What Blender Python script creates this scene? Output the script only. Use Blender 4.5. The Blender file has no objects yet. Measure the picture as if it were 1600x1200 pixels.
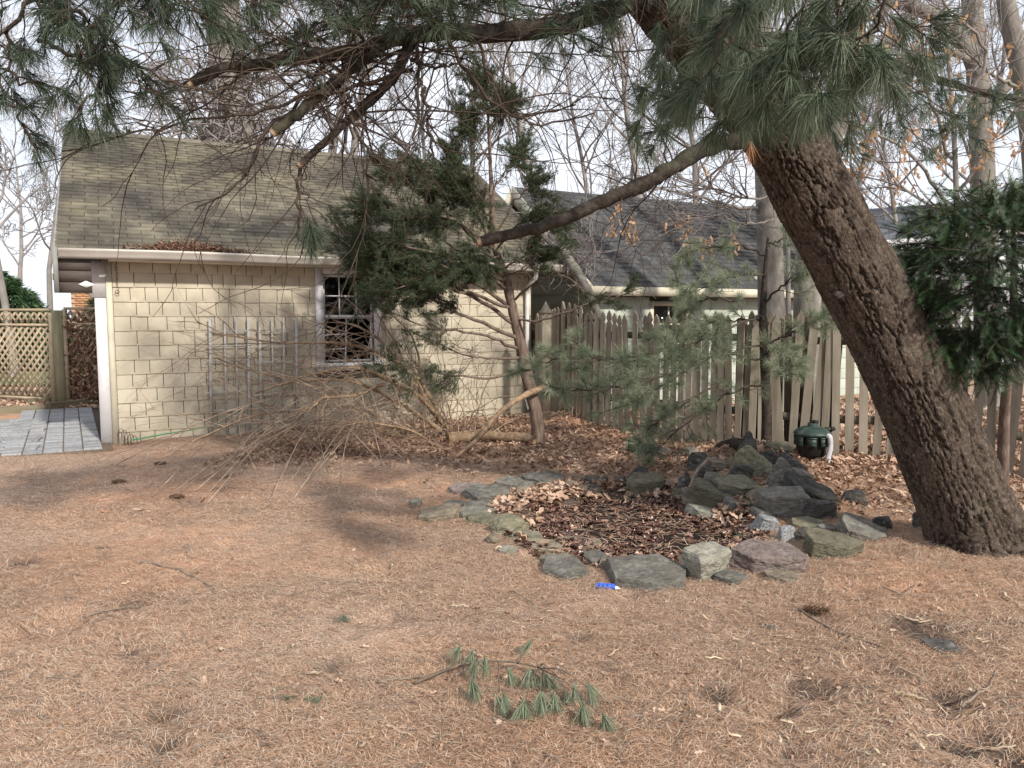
import bpy, bmesh, math, random
import numpy as np
from mathutils import Vector, Matrix, Euler

# ------------------------------------------------------------------ camera, world, sun, exposure
SC = bpy.context.scene
COL = SC.collection
CAM_H, FPX, HOR = 1.55, 1200.0, 493.0
TH = math.atan((600 - HOR) / FPX)
cam_d = bpy.data.cameras.new('camera'); cam = bpy.data.objects.new('camera', cam_d); COL.objects.link(cam)
cam.location = (0, 0, CAM_H); cam.rotation_euler = (math.pi / 2 - TH, 0, 0)
cam_d.sensor_width = 36; cam_d.lens = FPX / 1600 * 36; cam_d.clip_start = .05; cam_d.clip_end = 1200
SC.camera = cam

SUN_DIR = Vector((.50, -.70, .60)).normalized()       # towards the sun
SUN_EL = math.asin(SUN_DIR.z); SUN_AZ = math.atan2(SUN_DIR.x, SUN_DIR.y)
world = bpy.data.worlds.new('World'); SC.world = world; world.use_nodes = True
wn = world.node_tree.nodes; wl = world.node_tree.links
bg = wn['Background']
sky = wn.new('ShaderNodeTexSky'); sky.sky_type = 'NISHITA'; sky.sun_disc = False
sky.sun_elevation = SUN_EL; sky.sun_rotation = SUN_AZ
sky.air_density = 1.0; sky.dust_density = 2.0; sky.ozone_density = 1.0
geo = wn.new('ShaderNodeTexCoord'); mp = wn.new('ShaderNodeMapping'); mp.inputs['Scale'].default_value = (1, 1, 2.6)
cn = wn.new('ShaderNodeTexNoise'); cn.inputs['Scale'].default_value = 2.2; cn.inputs['Detail'].default_value = 6; cn.inputs['Roughness'].default_value = .55
cr = wn.new('ShaderNodeMapRange'); cr.inputs[1].default_value = .35; cr.inputs[2].default_value = .62; cr.inputs[3].default_value = .72; cr.inputs[4].default_value = .98
mx = wn.new('ShaderNodeMix'); mx.data_type = 'RGBA'
mx.inputs[7].default_value = (7.9, 8.2, 8.9, 1)       # thin bright winter cloud
wl.new(geo.outputs['Generated'], mp.inputs['Vector']); wl.new(mp.outputs[0], cn.inputs['Vector'])
wl.new(cn.outputs['Fac'], cr.inputs[0]); wl.new(cr.outputs[0], mx.inputs[0])
wl.new(sky.outputs[0], mx.inputs[6]); wl.new(mx.outputs[2], bg.inputs['Color'])
bg.inputs['Strength'].default_value = .092
sd = bpy.data.lights.new('sun', 'SUN'); sd.energy = 3.6; sd.angle = math.radians(2.6); sd.color = (1, .93, .83)
sun = bpy.data.objects.new('sun', sd); COL.objects.link(sun)
sun.rotation_euler = (-SUN_DIR).to_track_quat('-Z', 'Y').to_euler(); sun.location = (6, -6, 12)
vs = SC.view_settings
vs.view_transform = 'Standard'; vs.look = 'None'; vs.gamma = 1; vs.use_curve_mapping = False
vs.exposure = .62

# ------------------------------------------------------------------ pixel geometry of the photograph
FW = np.array((0, math.cos(TH), -math.sin(TH))); RT = np.array((1., 0, 0)); UP = np.array((0, math.sin(TH), math.cos(TH)))
O = np.array((0, 0, CAM_H))
def ray(px, py): return FW * FPX + RT * (px - 800) + UP * (600 - py)
def P(px, py, Y):
    d = ray(px, py); return O + d * (Y / d[1])

# ------------------------------------------------------------------ noise
def _h(i, j, k, s):
    n = (i * 374761393 + j * 668265263 + k * 2147483647 + s * 974634777) & 0xffffffff
    n = ((n ^ (n >> 13)) * 1274126177) & 0xffffffff
    return ((n ^ (n >> 16)) & 0xffffff) / float(0xffffff)
def vnoise(p, seed=0):
    p = np.asarray(p, float); f = np.floor(p); i = f.astype(np.int64); t = p - f; t = t * t * (3 - 2 * t)
    r = 0
    for a in (0, 1):
        for b in (0, 1):
            for c in (0, 1):
                w = (t[..., 0] if a else 1 - t[..., 0]) * (t[..., 1] if b else 1 - t[..., 1]) * (t[..., 2] if c else 1 - t[..., 2])
                r = r + w * _h(i[..., 0] + a, i[..., 1] + b, i[..., 2] + c, seed)
    return r * 2 - 1
def fbm(p, o=4, seed=0):
    r = 0; a = 1.; t = 0
    for k in range(o):
        r = r + a * vnoise(np.asarray(p) * (2.03 ** k), seed + k * 17); t += a; a *= .5
    return r / t
def worley(p, seed=0):
    f = np.floor(p).astype(np.int64); d1 = np.full(len(p), 9.); d2 = np.full(len(p), 9.)
    for a in (-1, 0, 1):
        for b in (-1, 0, 1):
            for c in (-1, 0, 1):
                i = f[:, 0] + a; j = f[:, 1] + b; k = f[:, 2] + c
                q = np.stack([i + _h(i, j, k, seed), j + _h(i, j, k, seed + 5), k + _h(i, j, k, seed + 9)], 1)
                d = np.sqrt(((q - p) ** 2).sum(1))
                m = d < d1; d2 = np.where(m, d1, np.minimum(d2, d)); d1 = np.where(m, d, d1)
    return d1, d2

# ------------------------------------------------------------------ the lie of the land
def sstep(x, a, b):
    t = np.clip((x - a) / (b - a), 0, 1); return t * t * (3 - 2 * t)
HOLES = []
for _px, _py, _r, _d in ((1115, 1076, .085, .05), (1262, 1078, .10, .03), (1475, 1092, .10, .045), (1460, 1112, .05, .03), (1222, 1112, .05, .04), (1498, 1165, .10, .06), (1540, 1150, .06, .04), (1230, 1178, .06, .04), (262, 1112, .07, .05),
                         (262, 1160, .06, .04), (205, 1020, .05, .02), (905, 992, .055, .03), (62, 917, .06, .045), (40, 882, .10, .03), (215, 940, .16, .010), (1440, 985, .16, .02), (1590, 1185, .12, .05), (345, 745, .1, .02), (520, 1040, .05, .02)):
    _q = ray(_px, _py); _t = -CAM_H / _q[2]; HOLES.append((_q[0] * _t, _q[1] * _t, _r * 1.15, _d * 1.15))
def soil(x, y):
    v = np.zeros(np.broadcast(x, y).shape)
    for hx, hy, hr, hd in HOLES: v = np.maximum(v, np.exp(-(((x - hx) / hr) ** 2 + ((y - hy) / (hr * 1.2)) ** 2) ** 1.5) * (.95 if hd > .015 else .6))
    return v
def terrain(x, y, fine=False):
    x = np.asarray(x, float); y = np.asarray(y, float)
    z = np.zeros(np.broadcast(x, y).shape)
    q = np.stack(np.broadcast_arrays(x, y, 0 * x), -1)
    paved = sstep(-x - .42 * (y - 9.3), 4.35, 4.75) * sstep(y, 8.2, 8.9)
    keep = (1 - paved) * (1 - sstep(y, 13, 18))
    z = z + keep * (.045 * fbm(q * .45, 3, 3) + .018 * fbm(q * 2.3, 3, 8))
    ang = np.arctan2(y - 5.75, x - .88)
    r = np.sqrt(((x - .88) / 1.02) ** 2 + ((y - 5.75) / 1.2) ** 2) * (1 + .08 * np.sin(3 * ang + 1))
    z = z - .11 * (1 - sstep(r, .6, 1.0))
    z = z + .36 * np.exp(-(((x - 2.25) / .55) ** 2 + ((y - 7.1) / .48) ** 2))
    z = z + .10 * np.exp(-(((x - 2.15) / .5) ** 2 + ((y - 6.35) / .4) ** 2))
    z = z + .17 * np.exp(-(((x - .85) / .45) ** 2 + ((y - 11.2) / .6) ** 2))
    z = z + .05 * np.exp(-(((x - 3.0) / 1.0) ** 2 + ((y - 4.9) / .8) ** 2))
    z = z - .03 * paved
    if fine:
        z = z + keep * (.012 * fbm(q * 9, 3, 21) + .006 * vnoise(q * 31, 4))
        z = z - keep * .035 * np.clip(fbm(q * 3.1, 2, 55) - .42, 0, 1) * 3
        for hx, hy, hr, hd in HOLES: z = z - hd * np.exp(-(((x - hx) / hr) ** 2 + ((y - hy) / (hr * 1.1)) ** 2)) * (1 + .5 * vnoise(q * 14, 3))
    return z
_T = np.concatenate([np.linspace(1, 14, 2600), np.linspace(14.02, 60, 900)])
def G(px, py):
    d = ray(px, py); t = _T / d[1]
    z = CAM_H + d[2] * t - terrain(d[0] * t, d[1] * t)
    k = np.argmax(z < 0)
    x, y = d[0] * t[k], d[1] * t[k]
    return np.array((x, y, float(terrain(x, y))))

def G0(px, py):
    d = ray(px, py); t = -CAM_H / d[2]; x, y = d[0] * t, d[1] * t
    return np.array((x, y, float(terrain(x, y))))

# ------------------------------------------------------------------ mesh building
class MB:
    def __init__(s): s.v = []; s.f = {3: [], 4: []}; s.n = 0; s.a = []; s.mi = {3: [], 4: []}; s.ngon = []
    def add(s, v, quads=None, tris=None, var=0., mi=0):
        v = np.asarray(v, float).reshape(-1, 3); b = s.n
        s.v.append(v); s.n += len(v)
        s.a.append(np.broadcast_to(np.asarray(var, float), (len(v),)))
        for k, f in ((4, quads), (3, tris)):
            if f is not None and len(f):
                f = np.asarray(f, np.int64).reshape(-1, k) + b; s.f[k].append(f); s.mi[k].append(np.full(len(f), mi))
        return b
    def face(s, pts, var=0., mi=0):
        b = s.add(pts, var=var); s.ngon.append((list(range(b, b + len(pts))), mi))
    def box(s, x0, x1, y0, y1, z0, z1, var=0., mi=0, M=None):
        v = np.array([(x, y, z) for z in (z0, z1) for y in (y0, y1) for x in (x0, x1)], float)
        if M is not None: v = v @ np.array(M.to_3x3()).T + np.array(M.translation)
        s.add(v, [(0, 2, 3, 1), (4, 5, 7, 6), (0, 1, 5, 4), (2, 6, 7, 3), (0, 4, 6, 2), (1, 3, 7, 5)], var=var, mi=mi)
    def tube(s, pts, rad, n=5, var=0., cap=True, mi=0):
        pts = np.asarray(pts, float); m = len(pts); rad = np.broadcast_to(np.asarray(rad, float), (m,))
        t = np.gradient(pts, axis=0); t /= np.linalg.norm(t, axis=1)[:, None] + 1e-9
        ref = np.array((0, 0, 1.)) if abs(t[:, 2]).mean() < .8 else np.array((1., 0, 0))
        u = np.cross(t, ref); u /= np.linalg.norm(u, axis=1)[:, None] + 1e-9
        w = np.cross(t, u); a = np.arange(n) * 2 * math.pi / n
        v = pts[:, None] + rad[:, None, None] * (np.cos(a)[None, :, None] * u[:, None] + np.sin(a)[None, :, None] * w[:, None])
        i = np.arange(m - 1)[:, None] * n; j = np.arange(n)[None]; j2 = (j + 1) % n
        q = np.stack([i + j, i + j2, i + n + j2, i + n + j], -1).reshape(-1, 4)
        b = s.add(v.reshape(-1, 3), q, var=var, mi=mi)
        if cap and n > 3:
            s.ngon.append(([b + k for k in range(n)], mi)); s.ngon.append(([b + (m - 1) * n + n - 1 - k for k in range(n)], mi))
        return b
    def mesh(s, name):
        me = bpy.data.meshes.new(name)
        v = np.concatenate(s.v) if s.v else np.zeros((0, 3))
        loops = []; starts = []; mids = []; c = 0
        for k in (3, 4):
            if s.f[k]:
                f = np.concatenate(s.f[k]); loops.append(f.ravel()); starts.append(c + np.arange(len(f)) * k); c += f.size
                mids.append(np.concatenate(s.mi[k]))
        for f, mi in s.ngon:
            loops.append(np.array(f)); starts.append(np.array([c])); c += len(f); mids.append(np.array([mi]))
        loops = np.concatenate(loops); starts = np.concatenate(starts); mids = np.concatenate(mids)
        me.vertices.add(len(v)); me.vertices.foreach_set('co', v.astype(np.float32).ravel())
        me.loops.add(len(loops)); me.loops.foreach_set('vertex_index', loops.astype(np.int32))
        me.polygons.add(len(starts)); me.polygons.foreach_set('loop_start', starts.astype(np.int32))
        me.polygons.foreach_set('material_index', mids.astype(np.int32))
        me.update(calc_edges=True)
        a = np.concatenate(s.a)
        if np.any(a != 0):
            at = me.attributes.new('var', 'FLOAT', 'POINT'); at.data.foreach_set('value', a.astype(np.float32))
        return me

def link(o, parent=None, label=None, cat=None, group=None, kind=None, smooth=False):
    COL.objects.link(o)
    if parent is not None: o.parent = parent
    for k, v in (('label', label), ('category', cat), ('group', group), ('kind', kind)):
        if v: o[k] = v
    if smooth and o.type == 'MESH' and len(o.data.polygons): o.data.shade_smooth()
    return o
def build(name, mb, mat, parent=None, loc=None, rot=None, **kw):
    me = mb.mesh(name) if isinstance(mb, MB) else mb
    if isinstance(mb, MB):
        for m in (mat if isinstance(mat, (list, tuple)) else [mat]): me.materials.append(m)
    o = bpy.data.objects.new(name, me)
    if loc is not None: o.location = loc
    if rot is not None: o.rotation_euler = rot
    return link(o, parent, **kw)
def empty(name, loc=(0, 0, 0), rz=0, **kw):
    o = bpy.data.objects.new(name, None); o.location = loc; o.rotation_euler = (0, 0, rz); o.empty_display_size = .1
    return link(o, **kw)
def part_empty(name, parent, loc, rot):
    o = bpy.data.objects.new(name, None); o.location = loc; o.rotation_euler = rot; return link(o, parent)

# ------------------------------------------------------------------ materials
def mat(name, cols, scale=8., detail=6, stretch=(1, 1, 1), space='Object', rough=.85, bump=.3, bscale=None, bdist=.01,
        rand=0., attr=None, attr_cols=None, attr_amt=.6, spec=.25, big=None, metal=0., wave=None, transl=0., lo=.3, hi=.7):
    m = bpy.data.materials.new(name); m.use_nodes = True; N = m.node_tree.nodes; L = m.node_tree.links
    b = N['Principled BSDF']; b.inputs['Roughness'].default_value = rough; b.inputs['Specular IOR Level'].default_value = spec
    b.inputs['Metallic'].default_value = metal
    if space == 'Position': tc = N.new('ShaderNodeNewGeometry'); out = tc.outputs['Position']
    else: tc = N.new('ShaderNodeTexCoord'); out = tc.outputs['Object']
    mpn = N.new('ShaderNodeMapping'); mpn.inputs['Scale'].default_value = stretch; L.new(out, mpn.inputs['Vector'])
    vec = mpn.outputs[0]
    oi = None
    if rand and space != 'Position':
        oi = N.new('ShaderNodeObjectInfo'); ml = N.new('ShaderNodeMath'); ml.operation = 'MULTIPLY'; ml.inputs[1].default_value = 37.
        L.new(oi.outputs['Random'], ml.inputs[0])
        ad = N.new('ShaderNodeVectorMath'); ad.operation = 'ADD'; L.new(vec, ad.inputs[0]); L.new(ml.outputs[0], ad.inputs[1]); vec = ad.outputs[0]
    n = N.new('ShaderNodeTexNoise'); n.inputs['Scale'].default_value = scale; n.inputs['Detail'].default_value = detail; n.inputs['Roughness'].default_value = .62
    L.new(vec, n.inputs['Vector'])
    r = N.new('ShaderNodeValToRGB'); e = r.color_ramp.elements
    while len(e) < len(cols): e.new(.5)
    for i, c in enumerate(cols):
        e[i].position = lo + (hi - lo) * i / max(1, len(cols) - 1); e[i].color = (*c, 1)
    L.new(n.outputs['Fac'], r.inputs[0]); col = r.outputs[0]
    if big:                                                       # (scale, colour, low, high, amount) large colour patches
        for bsc, bcol, blo, bhi, amt in big:
            tn = N.new('ShaderNodeTexNoise'); tn.inputs['Scale'].default_value = bsc; tn.inputs['Detail'].default_value = 5
            L.new(out, tn.inputs['Vector'])
            mr = N.new('ShaderNodeMapRange'); mr.inputs[1].default_value = blo; mr.inputs[2].default_value = bhi; mr.inputs[4].default_value = amt
            L.new(tn.outputs['Fac'], mr.inputs[0])
            x = N.new('ShaderNodeMix'); x.data_type = 'RGBA'; L.new(mr.outputs[0], x.inputs[0]); L.new(col, x.inputs[6]); x.inputs[7].default_value = (*bcol, 1); col = x.outputs[2]
    if attr:
        an = N.new('ShaderNodeAttribute'); an.attribute_name = attr
        ar = N.new('ShaderNodeValToRGB'); ee = ar.color_ramp.elements
        while len(ee) < len(attr_cols): ee.new(.5)
        for i, c in enumerate(attr_cols): ee[i].position = i / max(1, len(attr_cols) - 1); ee[i].color = (*c, 1)
        L.new(an.outputs['Fac'], ar.inputs[0])
        x = N.new('ShaderNodeMix'); x.data_type = 'RGBA'; x.inputs[0].default_value = attr_amt
        L.new(col, x.inputs[6]); L.new(ar.outputs[0], x.inputs[7]); col = x.outputs[2]
    if rand:
        oi = oi or N.new('ShaderNodeObjectInfo')
        mr = N.new('ShaderNodeMapRange'); mr.inputs[3].default_value = 1 - rand; mr.inputs[4].default_value = 1 + rand
        L.new(oi.outputs['Random'], mr.inputs[0])
        hv = N.new('ShaderNodeHueSaturation'); L.new(mr.outputs[0], hv.inputs['Value']); L.new(col, hv.inputs['Color']); col = hv.outputs[0]
    L.new(col, b.inputs['Base Color'])
    if bump:
        if bscale and bscale != scale:
            n2 = N.new('ShaderNodeTexNoise'); n2.inputs['Scale'].default_value = bscale; n2.inputs['Detail'].default_value = 5; L.new(vec, n2.inputs['Vector'])
        else: n2 = n
        bp = N.new('ShaderNodeBump'); bp.inputs['Strength'].default_value = bump; bp.inputs['Distance'].default_value = bdist
        L.new(n2.outputs['Fac'], bp.inputs['Height']); L.new(bp.outputs[0], b.inputs['Normal'])
    if transl:
        tr = N.new('ShaderNodeBsdfTranslucent'); L.new(col, tr.inputs['Color'])
        ms = N.new('ShaderNodeMixShader'); ms.inputs[0].default_value = transl
        L.new(b.outputs[0], ms.inputs[1]); L.new(tr.outputs[0], ms.inputs[2]); L.new(ms.outputs[0], N['Material Output'].inputs[0])
    return m

M = {}
M['ground'] = mat('needle_duff', [(.11, .075, .055), (.25, .172, .125), (.39, .28, .21), (.50, .38, .29)], 75, 9, (1, 1, 1), 'Position', .95, .9, 70, .012,
                  big=[(.55, (.50, .25, .13), .48, .62, .5), (.9, (.16, .12, .095), .52, .68, .6), (2.6, (.10, .07, .055), .6, .72, .6)], lo=.28, hi=.7)
M['duff_needles'] = mat('fallen_needles', [(.30, .17, .095), (.42, .27, .17)], 3, 3, (1, 1, 1), 'Position', .8, 0, attr='var',
                        attr_cols=[(.11, .07, .05), (.32, .20, .135), (.53, .32, .20), (.60, .44, .32), (.72, .61, .49)], attr_amt=.82,
                        big=[(.7, (.54, .25, .12), .50, .64, .6), (1.3, (.20, .15, .115), .50, .62, .6)])
M['dead_leaf'] = mat('dead_leaf', [(.22, .12, .07), (.36, .21, .13)], 9, 3, (1, 1, 1), 'Position', .75, .2, 60, .003, attr='var',
                     attr_cols=[(.07, .042, .032), (.20, .115, .08), (.36, .22, .155), (.48, .34, .25), (.60, .47, .37)], attr_amt=.8, transl=.1)
M['wet_leaf'] = mat('wet_leaf', [(.10, .05, .032), (.2, .09, .05)], 9, 3, (1, 1, 1), 'Position', .22, .2, 60, .003, attr='var',
                    attr_cols=[(.022, .014, .014), (.05, .028, .026), (.12, .055, .04), (.42, .27, .20)], attr_amt=.8, spec=.5)
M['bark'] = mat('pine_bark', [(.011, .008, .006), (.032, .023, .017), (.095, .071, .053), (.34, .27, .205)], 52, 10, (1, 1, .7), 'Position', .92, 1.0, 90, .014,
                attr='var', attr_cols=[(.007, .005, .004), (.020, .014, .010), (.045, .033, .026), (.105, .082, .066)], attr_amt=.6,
                big=[(7, (.26, .215, .17), .56, .66, .45), (2.2, (.17, .15, .14), .55, .7, .3), (3.1, (.09, .10, .06), .60, .72, .4)])  # palest tones paint lit plate highlights into the bark colour
M['twig'] = mat('pine_twig', [(.03, .022, .018), (.085, .062, .048)], 20, 4, (1, 1, 1), 'Position', .9, .4, 90, .004)
M['limb_bark'] = mat('limb_bark', [(.016, .012, .010), (.036, .029, .024), (.075, .062, .052)], 25, 7, (1, 1, 1), 'Position', .92, .8, 70, .01,
                     big=[(5, (.10, .11, .065), .55, .7, .4)])
M['cut_wood'] = mat('cut_wood', [(.20, .13, .08), (.32, .24, .16)], 30, 4, rough=.8)
M['needle'] = mat('pine_needles', [(.045, .066, .042), (.085, .115, .07)], 4, 3, (1, 1, 1), 'Position', .5, 0, attr='var',
                  attr_cols=[(.024, .036, .024), (.058, .082, .050), (.105, .140, .088), (.19, .225, .145)], attr_amt=.75, spec=.35, transl=.18)
M['needle_soft'] = mat('young_pine_needles', [(.12, .145, .085), (.20, .225, .14)], 4, 3, (1, 1, 1), 'Position', .5, 0, attr='var', attr_cols=[(.075, .095, .052), (.155, .195, .125), (.245, .285, .19), (.36, .385, .26)], attr_amt=.8, spec=.35, transl=.25)
M['needle_dead'] = mat('dead_needles', [(.36, .17, .08), (.48, .27, .14)], 6, 3, (1, 1, 1), 'Position', .7, 0)
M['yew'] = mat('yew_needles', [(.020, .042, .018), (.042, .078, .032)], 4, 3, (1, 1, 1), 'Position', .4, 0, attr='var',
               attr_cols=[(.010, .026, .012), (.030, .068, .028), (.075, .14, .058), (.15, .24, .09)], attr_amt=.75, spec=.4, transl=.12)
M['cedar'] = mat('cedar_sprays', [(.026, .04, .02), (.055, .072, .036)], 4, 3, (1, 1, 1), 'Position', .6, 0, attr='var',
                 attr_cols=[(.014, .024, .013), (.036, .054, .027), (.075, .098, .05), (.13, .125, .07)], attr_amt=.75, transl=.1)
M['cedar_bark'] = mat('cedar_bark', [(.06, .042, .033), (.14, .10, .08), (.22, .17, .14)], 30, 6, (1, 1, .2), 'Position', .9, .7, 50, .01)
M['grey_bark'] = mat('grey_tree_bark', [(.11, .10, .088), (.185, .17, .15), (.27, .25, .22)], 9, 7, (1, 1, .5), 'Position', .9, .5, 40, .01,
                     big=[(1.5, (.18, .20, .13), .55, .7, .4)])
M['far_bark'] = mat('far_tree_bark', [(.17, .155, .145), (.28, .26, .24)], 3, 4, (1, 1, 1), 'Position', .9, .2, 20, .01)
M['far_twig'] = mat('far_twigs', [(.15, .13, .125), (.25, .225, .215)], 2, 3, (1, 1, 1), 'Position', .9, 0)
M['orange_wood'] = mat('peeled_limb_bark', [(.13, .085, .055), (.27, .185, .115), (.38, .28, .18)], 22, 8, (1, 1, 1), 'Position', .85, .8, 60, .01, big=[(5, (.12, .09, .07), .52, .68, .6)])
M['brush_twig'] = mat('brush_twigs', [(.13, .085, .062), (.30, .215, .155), (.50, .40, .30)], 6.5, 4, (1, 1, 1), 'Position', .85, .2, 60, .003)
M['oak_leaf'] = mat('clinging_leaf', [(.42, .24, .13), (.60, .40, .25)], 5, 3, (1, 1, 1), 'Position', .7, 0, transl=.3)
M['siding'] = mat('cream_siding_paint', [(.39, .347, .265), (.475, .428, .335), (.535, .488, .39)], 3.2, 6, (1, 1, 1), 'Position', .75, .25, 35, .003, rand=.055,
                  big=[(1.1, (.36, .325, .26), .46, .66, .5), (6, (.30, .25, .19), .58, .72, .4)])
M['siding_back'] = mat('wall_sheathing', [(.07, .06, .045), (.12, .10, .075)], 5, rough=.9)
M['white_paint'] = mat('white_paint', [(.60, .60, .62), (.74, .74, .76)], 5, 5, (1, 1, .4), 'Position', .6, .2, 40, .002, big=[(9, (.42, .38, .33), .62, .75, .4)])
M['gutter'] = mat('gutter_metal', [(.36, .33, .30), (.47, .44, .40)], 4, 5, (1, 1, 1), 'Position', .45, .1, 30, .002, spec=.5, big=[(4, (.24, .20, .16), .58, .72, .4)])
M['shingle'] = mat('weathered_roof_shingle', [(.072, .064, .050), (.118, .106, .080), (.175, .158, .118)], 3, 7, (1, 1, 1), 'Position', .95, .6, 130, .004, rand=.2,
                   big=[(.6, (.25, .225, .14), .52, .66, .45), (.7, (.040, .036, .034), .44, .58, .8), (2.6, (.055, .050, .044), .50, .64, .6), (9, (.20, .185, .14), .58, .7, .35)])  # pale patches paint dappled sun into the colour; dark blotches are stains
M['dark_shingle'] = mat('dark_roof_shingle', [(.032, .032, .033), (.055, .055, .056), (.088, .087, .086)], 6, 6, (1, 1, 1), 'Position', .95, .5, 110, .004, rand=.2,
                        big=[(1.2, (.10, .095, .085), .55, .7, .4)])
M['roof_deck'] = mat('roof_deck', [(.03, .027, .022), (.05, .045, .04)], 5)
M['soffit'] = mat('dark_soffit_board', [(.05, .04, .035), (.11, .09, .08)], 10, 5, (.2, 1, 1), 'Object', .9, .4, rand=.15)
M['rake'] = mat('grey_rake_board', [(.17, .17, .165), (.26, .26, .25)], 6, 5, (1, 1, 1), 'Position', .8, .2)
M['cream_trim'] = mat('cream_trim', [(.50, .46, .36), (.62, .58, .46)], 5, 5, (1, 1, 1), 'Position', .7, .2, 30, .002)
M['green_siding'] = mat('pale_green_siding', [(.38, .42, .36), (.48, .52, .45)], 4, 5, (1, 1, 1), 'Position', .75, .2, 30, .003, rand=.06)
M['sill_glass'] = None
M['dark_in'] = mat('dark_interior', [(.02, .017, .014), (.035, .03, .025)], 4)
M['old_board'] = mat('old_board', [(.20, .115, .06), (.32, .2, .11)], 8, 4, (1, 1, .1))
M['picket'] = mat('weathered_fence_wood', [(.15, .125, .095), (.25, .215, .17), (.33, .29, .235)], 9, 7, (1, 1, .12), 'Object', .9, .5, 30, .004, rand=.22,
                  big=[(3.5, (.20, .21, .12), .5, .66, .55)])
M['picket_dark'] = mat('dark_fence_wood', [(.07, .055, .04), (.13, .105, .08)], 9, 6, (1, 1, .12), 'Object', .9, .5, 30, .004, rand=.2)
M['lattice'] = mat('lattice_wood', [(.27, .21, .14), (.40, .33, .235)], 12, 5, (1, 1, 1), 'Object', .85, .3, rand=.16)
M['post'] = mat('post_wood', [(.16, .15, .085), (.27, .25, .16), (.33, .30, .21)], 8, 6, (1, 1, .1), 'Object', .9, .4, 30, .004)
M['timber'] = mat('landscape_timber', [(.12, .10, .065), (.23, .20, .14)], 6, 6, (.15, 1, 1), 'Object', .9, .5, rand=.15)
M['paver'] = mat('grey_paver', [(.18, .182, .188), (.25, .253, .26), (.32, .324, .33)], 30, 5, (1, 1, 1), 'Position', .85, .35, 90, .003, rand=.22, big=[(1.5, (.34, .29, .24), .55, .7, .45)])
M['paver_joint'] = mat('paver_joint', [(.08, .065, .05), (.16, .12, .09)], 30, 5, (1, 1, 1), 'Position')
M['grass'] = mat('far_lawn', [(.10, .12, .05), (.20, .22, .09)], 2, 6, (1, 1, 1), 'Position')
def rock_mat(n, a, b, c, moss=.0):
    a, b, c = [(x * 1.06, y * 1.0, z * .93) for x, y, z in (a, b, c)]
    return mat(n, [a, b, c], 16, 10, (1, 1, 2.6), 'Object', .88, 1.0, 34, .016, rand=.28,
               big=[(5, (.12, .13, .075), .5 if moss else .6, .7, .5 if moss else .3), (11, (.16, .12, .085), .58, .72, .4), (34, (.30, .31, .28), .60, .70, .4)])
M['rock_blue'] = rock_mat('bluestone', (.068, .067, .063), (.12, .12, .113), (.195, .195, .182))
M['rock_dark'] = rock_mat('dark_slate', (.034, .034, .035), (.062, .062, .062), (.115, .113, .110))
M['rock_green'] = rock_mat('mossy_stone', (.072, .070, .052), (.13, .127, .095), (.195, .190, .145), 1)
M['rock_purple'] = rock_mat('purple_stone', (.085, .07, .07), (.145, .12, .12), (.205, .18, .175))
M['rock_brown'] = rock_mat('brown_stone', (.10, .09, .07), (.17, .15, .12), (.24, .215, .175))
M['rock_light'] = rock_mat('pale_stone', (.11, .115, .10), (.185, .188, .165), (.28, .28, .25))
M['granite'] = mat('speckled_granite', [(.07, .075, .08), (.20, .205, .21), (.36, .37, .37)], 110, 6, (1, 1, 1), 'Object', .8, .6, 60, .006, lo=.36, hi=.64)
M['green_plastic'] = mat('green_plastic', [(.016, .034, .029), (.030, .054, .046)], 8, 4, rough=.5, bump=.15, spec=.4, big=[(9, (.17, .19, .17), .5, .7, .45)])
M['black_plastic'] = mat('black_plastic', [(.008, .008, .008), (.02, .018, .016)], 10, 4, rough=.55, bump=.1, spec=.35)
M['grey_hose'] = mat('grey_hose', [(.34, .33, .36), (.50, .48, .49)], 12, 5, (1, 1, .3), rough=.6, bump=.2)
M['blue_foam'] = mat('blue_foam', [(.012, .045, .30), (.03, .10, .50), (.09, .2, .65)], 60, 5, rough=.8, bump=.7, bdist=.006)
M['white_plastic'] = mat('white_plastic', [(.7, .7, .68), (.8, .8, .78)], 10, 3, rough=.4, bump=.05)
M['green_metal'] = mat('green_metal_lamp', [(.06, .085, .05), (.13, .17, .10)], 10, 5, rough=.5, bump=.2, spec=.5)
M['brick'] = mat('orange_brick', [(.42, .20, .10), (.58, .30, .16)], 6, 5, (1, 1, 1), 'Position', .9, .2, rand=.15)
M['mortar'] = mat('mortar', [(.45, .36, .27), (.52, .42, .32)], 6)
M['far_wall'] = mat('far_white_siding', [(.62, .64, .67), (.72, .74, .77)], 3, 3, rough=.7)
M['far_roof'] = mat('far_grey_roof', [(.14, .15, .17), (.20, .21, .235)], 3, 4, rough=.9)
M['rust'] = mat('rusty_iron', [(.05, .03, .02), (.14, .075, .045)], 20, 4, rough=.9)
M['green_stake'] = mat('green_stake', [(.05, .20, .10), (.09, .28, .15)], 10, 3, rough=.5)
M['chip'] = mat('pale_wood_chip', [(.34, .26, .175), (.52, .42, .30)], 12, 4, rough=.85, rand=.25)
M['stick'] = mat('grey_stick', [(.10, .078, .06), (.25, .2, .155)], 12, 5, rough=.9, rand=.25)
M['cone'] = mat('pine_cone', [(.09, .055, .035), (.24, .15, .095)], 20, 4, rough=.8)
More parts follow.
